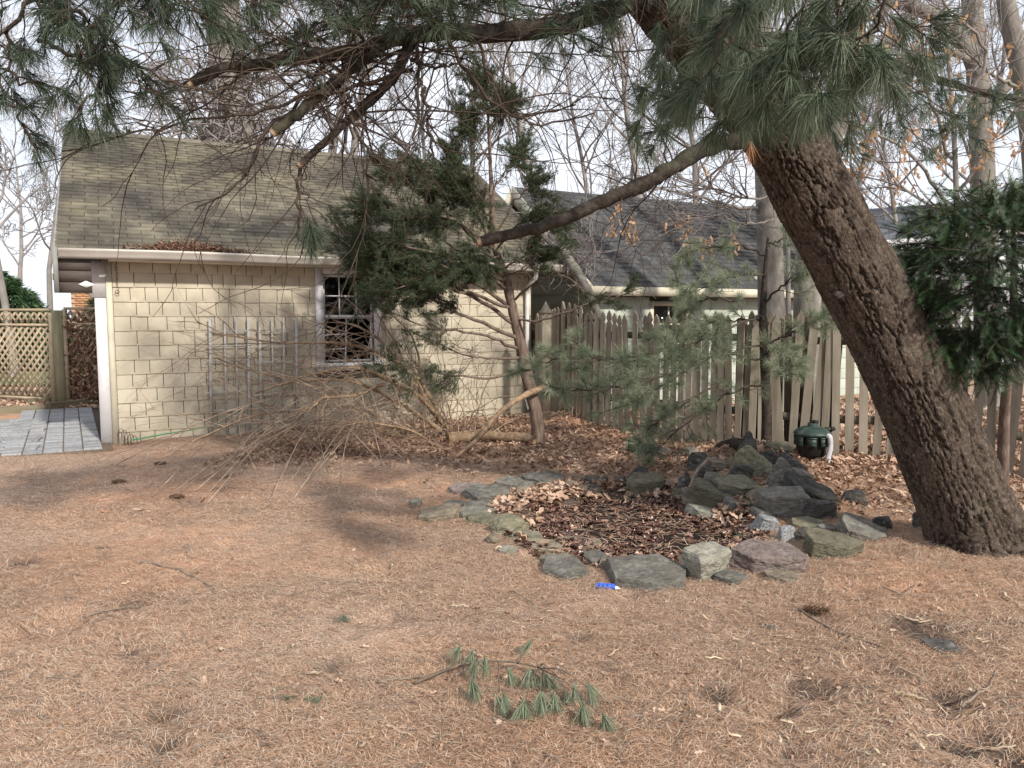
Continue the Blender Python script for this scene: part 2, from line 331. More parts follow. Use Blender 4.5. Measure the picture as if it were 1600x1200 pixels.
def glass_mat():
    m = bpy.data.materials.new('window_glass'); m.use_nodes = True; N = m.node_tree.nodes; L = m.node_tree.links
    g = N.new('ShaderNodeBsdfGlossy'); g.inputs['Roughness'].default_value = .06; g.inputs['Color'].default_value = (.8, .85, .9, 1)
    t = N.new('ShaderNodeBsdfTransparent'); t.inputs['Color'].default_value = (.8, .83, .84, 1)
    f = N.new('ShaderNodeFresnel'); f.inputs[0].default_value = 1.3
    x = N.new('ShaderNodeMixShader'); L.new(f.outputs[0], x.inputs[0]); L.new(t.outputs[0], x.inputs[1]); L.new(g.outputs[0], x.inputs[2])
    L.new(x.outputs[0], N['Material Output'].inputs[0]); return m
M['glass'] = glass_mat()
def water_mat():
    m = bpy.data.materials.new('dark_pond_water'); m.use_nodes = True; N = m.node_tree.nodes; L = m.node_tree.links
    b = N['Principled BSDF']; b.inputs['Base Color'].default_value = (.022, .014, .014, 1); b.inputs['Roughness'].default_value = .08
    n = N.new('ShaderNodeTexNoise'); n.inputs['Scale'].default_value = 14; bp = N.new('ShaderNodeBump'); bp.inputs['Strength'].default_value = .15; bp.inputs['Distance'].default_value = .01
    L.new(n.outputs[0], bp.inputs['Height']); L.new(bp.outputs[0], b.inputs['Normal']); return m
M['water'] = water_mat()
M['trellis'] = mat('weathered_white_slat', [(.38, .37, .35), (.55, .54, .52)], 9, 6, (1, 1, .4), 'Position', .8, .3, 40, .002, big=[(7, (.25, .22, .18), .5, .68, .6)])

# ------------------------------------------------------------------ ground sheet
def axis(lo, hi, step, far, k=1.22):
    a = list(np.arange(lo, hi + step / 2, step)); s = step; x = a[-1]; up = []
    while x < far: s *= k; x += s; up.append(x)
    s = step; x = a[0]; dn = []
    while x > -far: s *= k; x -= s; dn.append(x)
    return np.array(dn[::-1] + a + up)
gx = axis(-6.2, 6.2, .036, 420); gy = axis(1.6, 11.5, .036, 420)
X, Y = np.meshgrid(gx, gy); Z = terrain(X, Y, True)
nx, ny = len(gx), len(gy)
i = (np.arange(ny - 1)[:, None] * nx + np.arange(nx - 1)[None]).ravel()
rp = np.sqrt(((X - .88) / 1.0) ** 2 + ((Y - 5.75) / 1.18) ** 2); bare = np.maximum(soil(X, Y), .9 * (1 - sstep(rp, .85, 1.0)))
g = MB(); g.add(np.stack([X, Y, Z], -1).reshape(-1, 3), np.stack([i, i + 1, i + nx + 1, i + nx], 1), var=bare.ravel() + 1e-4)
_m = M['ground']; _n = _m.node_tree.nodes; _l = _m.node_tree.links; _b = _n['Principled BSDF']; _src = _b.inputs['Base Color'].links[0].from_socket
_a = _n.new('ShaderNodeAttribute'); _a.attribute_name = 'var'; _x = _n.new('ShaderNodeMix'); _x.data_type = 'RGBA'; _l.new(_a.outputs['Fac'], _x.inputs[0]); _l.new(_src, _x.inputs[6]); _x.inputs[7].default_value = (.055, .040, .032, 1); _l.new(_x.outputs[2], _b.inputs['Base Color'])
build('ground', g, M['ground'], kind='structure', smooth=True)

# wet bottom of the pond
pw = MB(); a = np.linspace(0, 2 * math.pi, 48, endpoint=False); rr = .80 + .08 * np.sin(3 * a) + .05 * np.sin(5 * a + 1)
zc = float(terrain(.88, 5.75)) + .034
pw.face([(.88 + 1.12 * r_ * math.cos(t), 5.75 + 1.3 * r_ * math.sin(t), zc) for r_, t in zip(rr, a)])
build('pond_water', pw, M['water'], kind='structure')

# ------------------------------------------------------------------ generic vegetation helpers
def norm(v): return v / (np.linalg.norm(v, axis=-1, keepdims=True) + 1e-9)
def curve(p, n):                                       # Catmull-Rom through control points
    p = [np.asarray(q, float) for q in p]; p = [2 * p[0] - p[1]] + p + [2 * p[-1] - p[-2]]; out = []
    m = len(p) - 3
    for k in range(m):
        q0, q1, q2, q3 = p[k:k + 4]; ts = np.linspace(0, 1, max(2, n // m), endpoint=(k == m - 1))
        for t in ts: out.append(.5 * ((2 * q1) + (-q0 + q2) * t + (2 * q0 - 5 * q1 + 4 * q2 - q3) * t * t + (-q0 + 3 * q1 - 3 * q2 + q3) * t ** 3))
    return np.array(out)
def grow(rng, p, d, L, n=6, wander=.15, grav=0.):
    d = norm(np.array(d, float)); out = [np.array(p, float)]; s = L / n
    for k in range(n):
        d = norm(d + rng.normal(0, wander, 3) + np.array((0, 0, grav))); out.append(out[-1] + d * s)
    return np.array(out)
def needles(mb, Pn, Dn, m, L, W, rng, spread=.7, droop=.35, back=.05, var=(0, 1)):
    Pn = np.asarray(Pn); Dn = norm(np.asarray(Dn)); n = len(Pn)
    if not n: return
    Pr = np.repeat(Pn, m, 0); Dr = np.repeat(Dn, m, 0); N = n * m
    rv = norm(rng.normal(0, 1, (N, 3))); pr = norm(rv - (rv * Dr).sum(1)[:, None] * Dr)
    a = np.clip(np.abs(rng.normal(spread, .28, N)), .08, 1.45)[:, None]
    d = Dr * np.cos(a) + pr * np.sin(a); l = (L * rng.uniform(.75, 1.12, N))[:, None]
    b = Pr - Dr * rng.uniform(0, back, (N, 1)); g_ = np.array((0, 0, -1.))
    mid = b + d * l * .5 + g_ * droop * l * .18; tip = b + d * l * .93 + g_ * droop * l * .62
    w = norm(np.cross(d, rng.normal(0, 1, (N, 3)))) * (W / 2)
    v = np.stack([b - w, b + w, mid + w, mid - w, tip], 1).reshape(-1, 3)
    i = np.arange(N) * 5
    tv = np.repeat(rng.uniform(var[0], var[1], n), m) * .6 + rng.uniform(var[0], var[1], N) * .4
    mb.add(v, np.stack([i, i + 1, i + 2, i + 3], 1), np.stack([i + 3, i + 2, i + 4], 1), var=np.repeat(np.clip(tv, .01, 1), 5))
def bough(rng, path, wood, tp, td, n_side=12, side=.35, rad=.007, tuft_step=.09, start=.2, droop=-.03, spray=.5, n3=2):
    """side twigs with needle tufts along a branch path"""
    m = len(path); wood.tube(path, np.linspace(rad, rad * .35, m), 5)
    T = norm(np.gradient(path, axis=0))
    for k in range(n_side):
        f = start + (1 - start) * (k + rng.uniform(0, 1)) / n_side; i = min(m - 1, int(f * (m - 1)))
        t = T[i]; sv = norm(np.cross(t, (0, 0, 1.)) + 1e-6); s = 1 if k % 2 else -1
        d = norm(t * .75 + sv * s * rng.uniform(.4, 1.0) + np.array((0, 0, rng.normal(.05, .28))))
        L = side * (1.1 - .6 * f) * rng.uniform(.6, 1.3)
        q = grow(rng, path[i], d, L, 5, .13, droop); wood.tube(q, np.linspace(rad * .45, .0016, len(q)), 3)
        tp.append(q[-1]); td.append(q[-1] - q[-2])
        for j in range(n3):
            i2 = rng.integers(1, 5); d2 = norm((q[i2] - q[i2 - 1]) / (L / 5) + rng.normal(0, spray, 3))
            q2 = grow(rng, q[i2], d2, L * .45, 3, .12, droop); wood.tube(q2, [.002, .0017, .0015, .0013], 3)
            tp.append(q2[-1]); td.append(q2[-1] - q2[-2])
    tp.append(path[-1]); td.append(path[-1] - path[-2])

def bare_tree_meshes(seed, H=11., r0=.18, n1=13, n2=7, n3=6, n4=4, up=.06, fork=.35, spread=.8, minr=.005, lean=(0, 0)):
    rng = np.random.default_rng(seed); tr = MB(); br = MB()
    trunk = grow(rng, (0, 0, -.1), (lean[0], lean[1], 1), H, 16, .05, .03)
    tr.tube(trunk, r0 * np.linspace(1, .12, len(trunk)) ** 1.05, 9)
    def sub(path, rad0, L0, lv):
        cnt = {1: n1, 2: n2, 3: n3, 4: n4}[lv]; m = len(path); T = norm(np.gradient(path, axis=0))
        for k in range(cnt):
            f = (fork if lv == 1 else .22) + (.97 - (fork if lv == 1 else .22)) * (k + rng.uniform(0, 1)) / cnt
            x = f * (m - 1); i = int(min(m - 2, x)); p = path[i] * (1 - (x - i)) + path[i + 1] * (x - i)
            rv = norm(rng.normal(0, 1, 3)); pr = norm(rv - (rv @ T[i]) * T[i])
            d = norm(T[i] * .75 + pr * spread * rng.uniform(.6, 1.25) + np.array((0, 0, .12)))
            L = L0 * rng.uniform(.55, 1.15) * (1.15 - .6 * f); r = max(minr, rad0 * (.36 if lv == 1 else .45) * (1.1 - .6 * f))
            seg = {1: 8, 2: 6, 3: 4, 4: 3}[lv]
            q = grow(rng, p, d, L, seg, {1: .16, 2: .2, 3: .24, 4: .25}[lv], up)
            br.tube(q, np.linspace(r, max(minr * .7, r * .25), len(q)), {1: 6, 2: 4, 3: 3, 4: 3}[lv], cap=False)
            if lv < 4: sub(q, r, L * .55, lv + 1)
    sub(trunk, r0, H * .42, 1)
    return tr, br
def tree_at(meshes, x, y, rz, s, label, group=None, z=0., mats=('far_bark', 'far_twig'), cat='tree', name='bare_tree'):
    r = empty(name, (x, y, z), rz, label=label, cat=cat, group=group); r.scale = (s, s, s)
    for nm, me in (('trunk', meshes[0]), ('crown', meshes[1])):
        o = bpy.data.objects.new(nm, me); link(o, r)
        if nm == 'crown': o['kind'] = 'stuff'
    return r

# ------------------------------------------------------------------ buildings
def unit_wedge(name, m, tail=.3):
    w = MB(); v = [(0, 0, 0), (1, 0, 0), (1, 1, 0), (0, 1, 0), (0, 0, 1), (1, 0, 1), (1, 1, tail), (0, 1, tail)]
    w.add(v, [(0, 3, 2, 1), (4, 5, 6, 7), (0, 1, 5, 4), (1, 2, 6, 5), (2, 3, 7, 6), (3, 0, 4, 7)])
    me = w.mesh(name); me.materials.append(m); return me
def place_pieces(items, name, me, parent, mtx, limit=290, mat_=None, tail=.3):
    """items: (x, y, w, h, t) in the parent's plane; the nearest become objects, the rest one joined part"""
    P0 = mtx
    def dist(it): return ((P0 @ Vector((it[0] + it[2] / 2, it[1] + it[3] / 2, 0))) - Vector((0, 0, CAM_H))).length
    items = sorted(items, key=dist)
    for x, y, w, h, t in items[:limit]:
        o = bpy.data.objects.new(name, me); o.location = (x, y, 0); o.scale = (w, h, t); link(o, parent)
    rest = items[limit:]
    if rest:
        b = MB(); u = np.array([(0, 0, 0), (1, 0, 0), (1, 1, 0), (0, 1, 0), (0, 0, 1), (1, 0, 1), (1, 1, tail), (0, 1, tail)], float)
        F = [(0, 3, 2, 1), (4, 5, 6, 7), (0, 1, 5, 4), (1, 2, 6, 5), (2, 3, 7, 6), (3, 0, 4, 7)]
        for x, y, w, h, t in rest: b.add(u * (w, h, t) + (x, y, 0), F)
        build(name + '_courses', b, mat_, parent, kind='stuff')
def roof_items(rng, x0, x1, slope, expo, tab, jog=0.0, start=.0):
    it = []; k = 0; s = start
    while s < slope - .02:
        x = x0 - rng.uniform(0, .02) - (tab / 2 if k % 2 else 0)
        while x < x1:
            w = tab * (1 + (rng.uniform(-jog, jog) if jog else 0)); a = max(x, x0); b = min(x + w, x1)
            if b - a > .03: it.append((a + .004, s - rng.uniform(0, .004) - (jog and rng.uniform(0, .02)), b - a - .008, min(expo + .03, slope - s + .02), .016 + rng.uniform(0, .005)))
            x += w
        s += expo; k += 1
    return it
def side_items(rng, x0, x1, z0, z1, expo, wmin, wmax, holes=(), topfn=None, t=.022, wide_from=None):
    it = []; z = z0; k = 0
    while z < z1 - .01:
        h = min(expo, z1 - z); segs = [(x0, x1)]
        if topfn: a, b = topfn(z + h * .5); segs = [(max(x0, a), min(x1, b))]
        for hx0, hx1, hz0, hz1 in holes:
            if z + h > hz0 + .01 and z < hz1 - .01:
                segs = [q for s in segs for q in ((s[0], min(s[1], hx0)), (max(s[0], hx1), s[1])) if q[1] - q[0] > .02]
        for a, b in segs:
            x = a
            while x < b - .005:
                big = wide_from is not None and x > wide_from
                w = rng.uniform(.5, 1.1) if big else rng.uniform(wmin, wmax)
                if b - x - w < wmin * .5: w = b - x
                it.append((x + .004, z - rng.uniform(0, .006), w - .008, h + .02, t + rng.uniform(-.003, .006))); x += w
        z += expo; k += 1
    return it

# --- the cream shed
rng = np.random.default_rng(5)
A = math.radians(27.0)
c0 = G(180, 694); shed = empty('shed', (c0[0], c0[1], 0), A, label='cream shingled shed with a moss stained brown roof and white window', cat='shed')
SM = Matrix.Translation((c0[0], c0[1], 0)) @ Matrix.Rotation(A, 4, 'Z'); SMI = SM.inverted()
def onplane(px, py, Mi, y=0.):
    o = Mi @ Vector(O); d = (Mi.to_3x3() @ Vector(ray(px, py))); t = (y - o.y) / d.y; q = o + d * t; return q.x, q.z
W_, D_ = onplane(826, 600, SMI)[0], 6.4
ZE, OV, PH = 2.31, .34, math.radians(30.2)
RUN = D_ / 2 + OV; ZR = ZE + RUN * math.tan(PH); SL = RUN / math.cos(PH)
wx0, wz1 = onplane(503, 428, SMI); wx1, wz0 = onplane(585, 563, SMI)
ZT = ZE + OV * math.tan(PH) - .12
b = MB(); b.box(0, wx0, 0, .12, -.1, ZT); b.box(wx1, W_, 0, .12, -.1, ZT); b.box(wx0, wx1, 0, .12, -.1, wz0); b.box(wx0, wx1, 0, .12, wz1, ZT)
build('front_wall', b, M['siding_back'], shed)
def gable(x0, x1, name, m):
    b = MB(); pf = [(0, -.1), (D_, -.1), (D_, ZT), (D_ / 2, ZR - .14), (0, ZT)]
    n_ = len(pf)
    b.face([(x0, y, z) for y, z in pf][::-1]); b.face([(x1, y, z) for y, z in pf])
    for k in range(n_):
        (y0, z0), (y1, z1) = pf[k], pf[(k + 1) % n_]; b.face([(x0, y0, z0), (x0, y1, z1), (x1, y1, z1), (x1, y0, z0)])
    build(name, b, m, shed)
gable(.003, .12, 'gable_wall', M['white_paint']); gable(W_ - .12, W_ - .003, 'gable_wall', M['siding'])
b = MB(); b.box(.12, W_ - .12, D_ - .12, D_, -.1, ZT); build('back_wall', b, M['siding'], shed)
b = MB(); b.box(.12, W_ - .12, .12, D_ - .12, -.1, .02); build('floor_slab', b, M['dark_in'], shed)
wf = part_empty('siding', shed, (0, 0, 0), (math.pi / 2, 0, 0))
me = unit_wedge('siding_shingle', M['siding'], .35)
expo = .178
items = side_items(rng, .047, W_ - .02, -.06, ZT - .0, expo, .13, .26, [(wx0 - .1, wx1 + .1, wz0 - .13, wz1 + .1)], wide_from=2.9)
place_pieces(items, 'siding_shingle', me, wf, SM @ Matrix.Rotation(math.pi / 2, 4, 'X'), 295, M['siding'], .35)
b = MB(); b.box(-.022, .045, -.028, .0, -.08, ZT); build('corner_board', b, M['cream_trim'], shed)
b = MB(); b.box(W_ - .018, W_ + .02, -.03, .05, -.08, ZT); build('corner_board', b, M['cream_trim'], shed)
# left end: garage door trim, slightly skewed out
b = MB(); b.box(-.15, -.024, .0, .10, -.02, ZT - .16); build('door_casing', b, M['white_paint'], shed, label='white corner post of the garage door opening')
b = MB(); b.box(-.05, .0, .11, 2.6, 0, 2.0); build('garage_door', b, M['white_paint'], shed)
b = MB(); b.box(-.20, -.023, -.012, .14, ZT - .62, ZT - .02)
build('lintel', b, M['white_paint'], shed)
# roof: two decks with shingle courses
XL, XR = -.50, W_ + .46
def roof_side(sgn):
    if sgn > 0: loc, rot = (0, -OV, ZE), (PH, 0, 0)
    else: loc, rot = (W_, D_ + OV, ZE), (PH, 0, math.pi)
    b = MB()
    if sgn > 0: b.box(XL, XR, 0, SL, -.09, 0)
    else: b.box(-.46, W_ + .50, 0, SL, -.09, 0)
    return build('roof', b, M['roof_deck'], shed, loc, rot)
rf = roof_side(1); rb = roof_side(-1)
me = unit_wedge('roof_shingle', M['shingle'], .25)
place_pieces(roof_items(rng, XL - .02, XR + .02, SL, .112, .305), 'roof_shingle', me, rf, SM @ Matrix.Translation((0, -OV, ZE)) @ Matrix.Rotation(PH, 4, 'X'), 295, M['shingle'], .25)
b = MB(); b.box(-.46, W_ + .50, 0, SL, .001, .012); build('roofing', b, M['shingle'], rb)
b = MB()
for k in range(22):
    x = XL + (XR - XL) * k / 22; b.box(x, x + (XR - XL) / 22 - .01, D_ / 2 - .13, D_ / 2, 0, .02, M=Matrix.Translation((0, 0, ZR + .005)) @ Matrix.Rotation(0, 4, 'X'))
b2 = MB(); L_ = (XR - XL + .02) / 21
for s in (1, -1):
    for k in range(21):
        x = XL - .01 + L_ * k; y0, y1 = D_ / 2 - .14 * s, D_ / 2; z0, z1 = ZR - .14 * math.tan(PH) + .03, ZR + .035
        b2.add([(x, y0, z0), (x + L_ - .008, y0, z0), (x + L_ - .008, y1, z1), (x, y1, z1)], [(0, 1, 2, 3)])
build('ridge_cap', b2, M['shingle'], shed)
for x0 in (XL - .035, XR + .002):                                   # rake boards follow the slope
    b = MB()
    for yy0, yy1, zz0, zz1 in ((-OV - .02, D_ / 2, ZE - .02, ZR - .015), (D_ / 2, D_ + OV, ZR - .015, ZE - .02)):
        b.add([(x0, yy0, zz0 - .16), (x0, yy1, zz1 - .16), (x0, yy1, zz1 + .02), (x0, yy0, zz0 + .02), (x0 + .032, yy0, zz0 - .16), (x0 + .032, yy1, zz1 - .16), (x0 + .032, yy1, zz1 + .02), (x0 + .032, yy0, zz0 + .02)],
              [(0, 3, 2, 1), (4, 5, 6, 7), (0, 1, 5, 4), (1, 2, 6, 5), (2, 3, 7, 6), (3, 0, 4, 7)])
    build('rake_board', b, M['rake'], shed)
me_s = MB(); me_s.box(0, .44, 0, .19, -.02, 0); me_s = me_s.mesh('soffit_board'); me_s.materials.append(M['soffit'])
for k in range(18):                                                  # dark boards under the left overhang
    o = bpy.data.objects.new('soffit_board', me_s); y = .01 + k * .205
    o.location = (XL + .01, -OV + .02 + k * .205 * math.cos(PH), ZE - .13 + (.02 + k * .205 * math.cos(PH)) * math.tan(PH)); o.rotation_euler = (PH, 0, 0); link(o, shed)
# a low dark return boxing the overhang, as seen under the gutter
b = MB(); b.box(XL + .01, -.16, -OV + .03, -OV + .05, ZE - .50, ZE - .11); build('eave_return', b, M['soffit'], shed, label='dark horizontal boards boxing the corner under the gutter')
for k in range(3):
    b = MB(); b.box(XL + .012, -.162, -OV + .012, -OV + .029, ZE - .50 + k * .13, ZE - .50 + k * .13 + .122); build('soffit_board', b, M['soffit'], shed)
b = MB(); b.add([(-.30, -OV + .004, ZE - .40), (-.22, -OV + .004, ZE - .44), (-.13, -OV + .004, ZE - .40), (-.22, -OV + .004, ZE - .36), (-.30, -OV + .011, ZE - .40), (-.22, -OV + .011, ZE - .44), (-.13, -OV + .011, ZE - .40), (-.22, -OV + .011, ZE - .36)],
                [(0, 1, 2, 3), (4, 7, 6, 5), (0, 4, 5, 1), (1, 5, 6, 2), (2, 6, 7, 3), (3, 7, 4, 0)])
build('vent_plate', b, M['white_plastic'], shed, label='small pale diamond shaped plate on the dark eave boards')
b = MB(); b.box(XL - .04, XL + .01, -OV - .03, -OV + .05, ZE - .50, ZE + .02); build('rake_board', b, M['rake'], shed)
# K-style gutter
prof = [(0, 0), (-.05, -.002), (-.085, -.03), (-.09, -.055), (-.105, -.085), (-.118, -.088), (-.122, -.104), (-.110, -.108), (-.100, -.100)]
prof = [(0, -.0), (-.055, 0), (-.075, .030), (-.080, .062), (-.100, .082), (-.106, .112), (-.092, .112), (-.088, .088), (-.068, .070), (-.062, .035), (-.045, .012), (0, .012)]
gb = MB(); g0, g1 = XL + .02, XR - .05; nb = len(prof)
v = [(x, -OV + y, ZE - .105 + z + (.006 * math.sin(x * 2))) for x in np.linspace(g0, g1, 14) for y, z in prof]
q = [(k * nb + j, k * nb + (j + 1) % nb, (k + 1) * nb + (j + 1) % nb, (k + 1) * nb + j) for k in range(13) for j in range(nb)]
gb.add(v, q); gb.ngon.append((list(range(nb))[::-1], 0)); gb.ngon.append(([13 * nb + j for j in range(nb)], 0))
gt = build('gutter', gb, M['gutter'], shed)
b = MB(); b.tube([(W_ - .07, -OV - .03, ZE - .11), (W_ - .07, -OV - .02, ZE - .18), (W_ - .07, -.09, ZE - .34), (W_ - .07, -.075, ZE - .5), (W_ - .07, -.075, .25), (W_ - .07, -.16, .10)], .034, 8)
build('downspout', b, M['white_plastic'], shed, smooth=True)
b = MB(); b.box(.02, W_, -OV + .01, -.0, ZE - .115, ZE - .10); build('soffit', b, M['cream_trim'], shed)
# window
wn_ = part_empty('window', shed, (0, 0, 0), (0, 0, 0))
b = MB(); t = .1
b.box(wx0 - t, wx0 + .0, -.04, .0, wz0 - .02, wz1 + t); b.box(wx1, wx1 + t, -.04, 0, wz0 - .02, wz1 + t); b.box(wx0 + .002, wx1 - .002, -.038, 0, wz1, wz1 + t - .003)
build('window_frame', b, M['white_paint'], wn_)
b = MB(); b.box(wx0 - t - .02, wx1 + t + .02, -.08, .03, wz0 - .07, wz0 - .022); b.box(wx0 - t, wx1 + t, -.035, 0, wz0 - .13, wz0 - .072); build('window_sill', b, M['white_paint'], wn_)
zm = wz0 + (wz1 - wz0) * .505
def sash(z0, z1, y, bars, broken=False):
    b = MB(); s = .035
    b.box(wx0 + .002, wx0 + s, y, y + .03, z0, z1); b.box(wx1 - s, wx1 - .002, y, y + .03, z0, z1)
    b.box(wx0 + s, wx1 - s, y + .001, y + .029, z0, z0 + s); b.box(wx0 + s, wx1 - s, y + .001, y + .029, z1 - s, z1)
    build('sash', b, M['white_paint'], wn_)
    for q in bars:
        b = MB(); b.tube([q[0], q[1]], .009, 4); build('muntin', b, M['white_paint'], wn_)
w3 = (wx1 - wx0) / 3; zu = (zm + wz1) / 2
sash(zm, wz1 - .002, .02, [((wx0 + w3, .03, zm), (wx0 + w3, .03, wz1 - .03)), ((wx0 + 2 * w3, .03, zm), (wx0 + 2 * w3, .03, wz1 - .03)), ((wx0, .03, zu), (wx1, .03, zu))])
sash(wz0 - .018, zm + .02, .055, [((wx0 + .47 * (wx1 - wx0), .045, zm), (wx0 + .40 * (wx1 - wx0), -.05, wz0 - .12)), ((wx0 - .12, .0, wz0 + .36), (wx0 + .5 * (wx1 - wx0), .05, wz0 + .38)), ((wx0, .06, wz0 + .16), (wx0 + .44 * (wx1 - wx0), .06, wz0 + .17))])
for a_, c_ in ((0, 1), (1, 2), (2, 3)):
    for z0, z1 in ((zm + .035, zu), (zu, wz1 - .035)):
        if (a_, z0) == (1, zu): continue
        b = MB(); b.box(wx0 + a_ * w3 + .012, wx0 + c_ * w3 - .012, .034, .037, z0 + .011, z1 - .011); build('pane', b, M['glass'], wn_)
b = MB(); b.box(-.5, .5, -.012, .012, -.05, .05, M=Matrix.Translation((wx0 + .3, .42, zm + .16)) @ Matrix.Rotation(-.72, 4, 'Y'))
o = build('leaning_board', b, M['old_board'], label='brown board leaning inside behind the window of the cream shed', cat='board'); o.matrix_world = SM @ Matrix.Identity(4)

# debris in the gutter, hanging chain, edging
rng = np.random.default_rng(9)
def leaf_batch(mb, C, s, rng, tilt=.5, rect=.7, curl=.25, var=(0, 1)):
    n = len(C); C = np.asarray(C, float); az = rng.uniform(0, 2 * math.pi, n); L = s * rng.uniform(.6, 1.25, n); Wd = L * rect * rng.uniform(.6, 1.1, n)
    ux = np.stack([np.cos(az), np.sin(az), rng.normal(0, tilt, n)], 1); ux = norm(ux)
    r2 = np.stack([-np.sin(az), np.cos(az), rng.normal(0, tilt, n)], 1); uy = norm(r2 - (r2 * ux).sum(1)[:, None] * ux); uz = np.cross(ux, uy)
    cu = rng.uniform(-1, 1.6, n) * curl * L
    tpl = [(-.5, 0, .3), (-.15, .42, 1), (.05, .24, .4), (.28, .4, .9), (.5, 0, .3), (.24, -.42, .9), (.02, -.22, .4), (-.2, -.38, 1), (0, 0, -.25)]
    v = np.stack([C + ux * (L * a_)[:, None] + uy * (Wd * b_)[:, None] + uz * (cu * c_)[:, None] for a_, b_, c_ in tpl], 1)
    i = np.arange(n)[:, None] * 9; t_ = np.concatenate([np.stack([i + 8, i + k, i + (k + 1) % 8], -1) for k in range(8)], 1).reshape(-1, 3)
    mb.add(v.reshape(-1, 3), tris=t_, var=np.repeat(np.clip(rng.beta(2, 1.7, n) * (var[1] - var[0]) + var[0], .01, 1), 9))
b = MB(); gx0 = onplane(238, 400, SMI, -OV)[0]; gx1 = onplane(350, 400, SMI, -OV)[0]
n = 1500; xs = np.clip(rng.normal((gx0 + gx1) / 2, .32, n), gx0 - .3, gx1 + .5); up = np.abs(rng.normal(0, .11, n)) * np.exp(-((xs - (gx0 + gx1) / 2) / .5) ** 2)
leaf_batch(b, np.stack([xs, -OV - .03 + up, ZE + .01 + up * math.tan(PH) + rng.uniform(0, .05, n)], 1), .035, rng, var=(0, .55))
o = build('gutter_litter', b, M['dead_leaf'], kind='stuff', label='rust brown leaf litter heaped along the shed gutter'); o.matrix_world = SM
ch = MB(); cx, cz = onplane(181, 409, SMI, -.06)
root = empty('hanging_chain', tuple(SM @ Vector((cx, -.06, ZE - .12))), A, label='rusty chain with an open hook hanging at the shed corner', cat='chain')
lk = MB(); a = np.linspace(0, 2 * math.pi, 9); lk.tube([(.008 * math.cos(t), 0, .018 * math.sin(t)) for t in a], .0035, 4, cap=False); lk = lk.mesh('chain_link'); lk.materials.append(M['rust'])
for k in range(9):
    o = bpy.data.objects.new('chain_link', lk); o.location = (.003 * (-1) ** k, 0, -.03 * k - .015); o.rotation_euler = (0, 0, k % 2 * 1.5708); link(o, root)
b = MB(); b.tube([(.0 + .02 * math.sin(t), 0, -.315 + .022 * math.cos(t)) for t in np.linspace(0, 3.6, 8)] + [(.0 + .022 * math.sin(t) , 0, -.356 + .02 * math.cos(t)) for t in np.linspace(.3, 5.4, 9)], .004, 4)
build('hook', b, M['rust'], root)
def W2(px, py, y=-.1):
    x, z = onplane(px, py, SMI, y); return SM @ Vector((x, y, z))
root = empty('wire_edging', tuple(W2(190, 695)), A, label='rusty wire garden edging hoops at the foot of the shed corner', cat='garden edging')
for k in range(5):
    b = MB(); x = -.03 + k * .035; b.tube([(x, -.03 * k, 0)] + [(x + .03 - .03 * math.cos(t), -.03 * k, .15 + .05 * math.sin(t) - .02 * k) for t in np.linspace(0, math.pi, 6)] + [(x + .06, -.03 * k, 0)], .004, 4); build('hoop', b, M['rust'], root)
s0, s1 = np.array(W2(203, 688, -.3)), np.array(W2(352, 664, -.15)); b = MB(); b.tube(curve([s0, (s0 + s1) / 2 + (0, 0, .01), s1], 8), .009, 6)
build('garden_stake', b, M['green_stake'], label='thin green garden stake lying against the brush by the shed wall', cat='garden stake', smooth=True)

# trellises leaning on the wall
def trellis(pxs, y0, y1, rungs, label, yoff):
    root = empty('trellis', tuple(SM @ Vector((onplane(pxs[0], 600, SMI, yoff)[0], yoff, 0))), A, label=label, cat='trellis', group='white wooden trellises')
    x0 = onplane(pxs[0], 600, SMI, yoff)[0]
    for k, px in enumerate(pxs):
        xa, za = onplane(px, y0, SMI, yoff); xb, zb = onplane(px + 3, y1, SMI, yoff); w = .018 if k in (0, len(pxs) - 1) else .009
        b = MB(); b.add([(xa - x0 - w, 0, za), (xa - x0 + w, 0, za), (xb - x0 + w, 0, zb), (xb - x0 - w, 0, zb), (xa - x0 - w, .015, za), (xa - x0 + w, .015, za), (xb - x0 + w, .015, zb), (xb - x0 - w, .015, zb)],
                        [(0, 3, 2, 1), (4, 5, 6, 7), (0, 1, 5, 4), (1, 2, 6, 5), (2, 3, 7, 6), (3, 0, 4, 7)]); build('upright', b, M['trellis'], root)
    for py in rungs:
        xa, za = onplane(pxs[0], py, SMI, yoff); xb, zb = onplane(pxs[-1], py + 1, SMI, yoff)
        b = MB(); b.box(xa - x0 - .04, xb - x0 + .04, .016, .026, (za + zb) / 2 - .009, (za + zb) / 2 + .009); build('rung', b, M['trellis'], root)
trellis([328, 351, 369, 388], 496, 688, [517, 540, 563, 588, 612, 640], 'white wooden trellis against the shed wall, farther from the window', -.10)
trellis([406, 425, 443, 463], 496, 676, [517, 541, 565, 590, 615, 640], 'white wooden trellis against the shed wall beside the window', -.10)

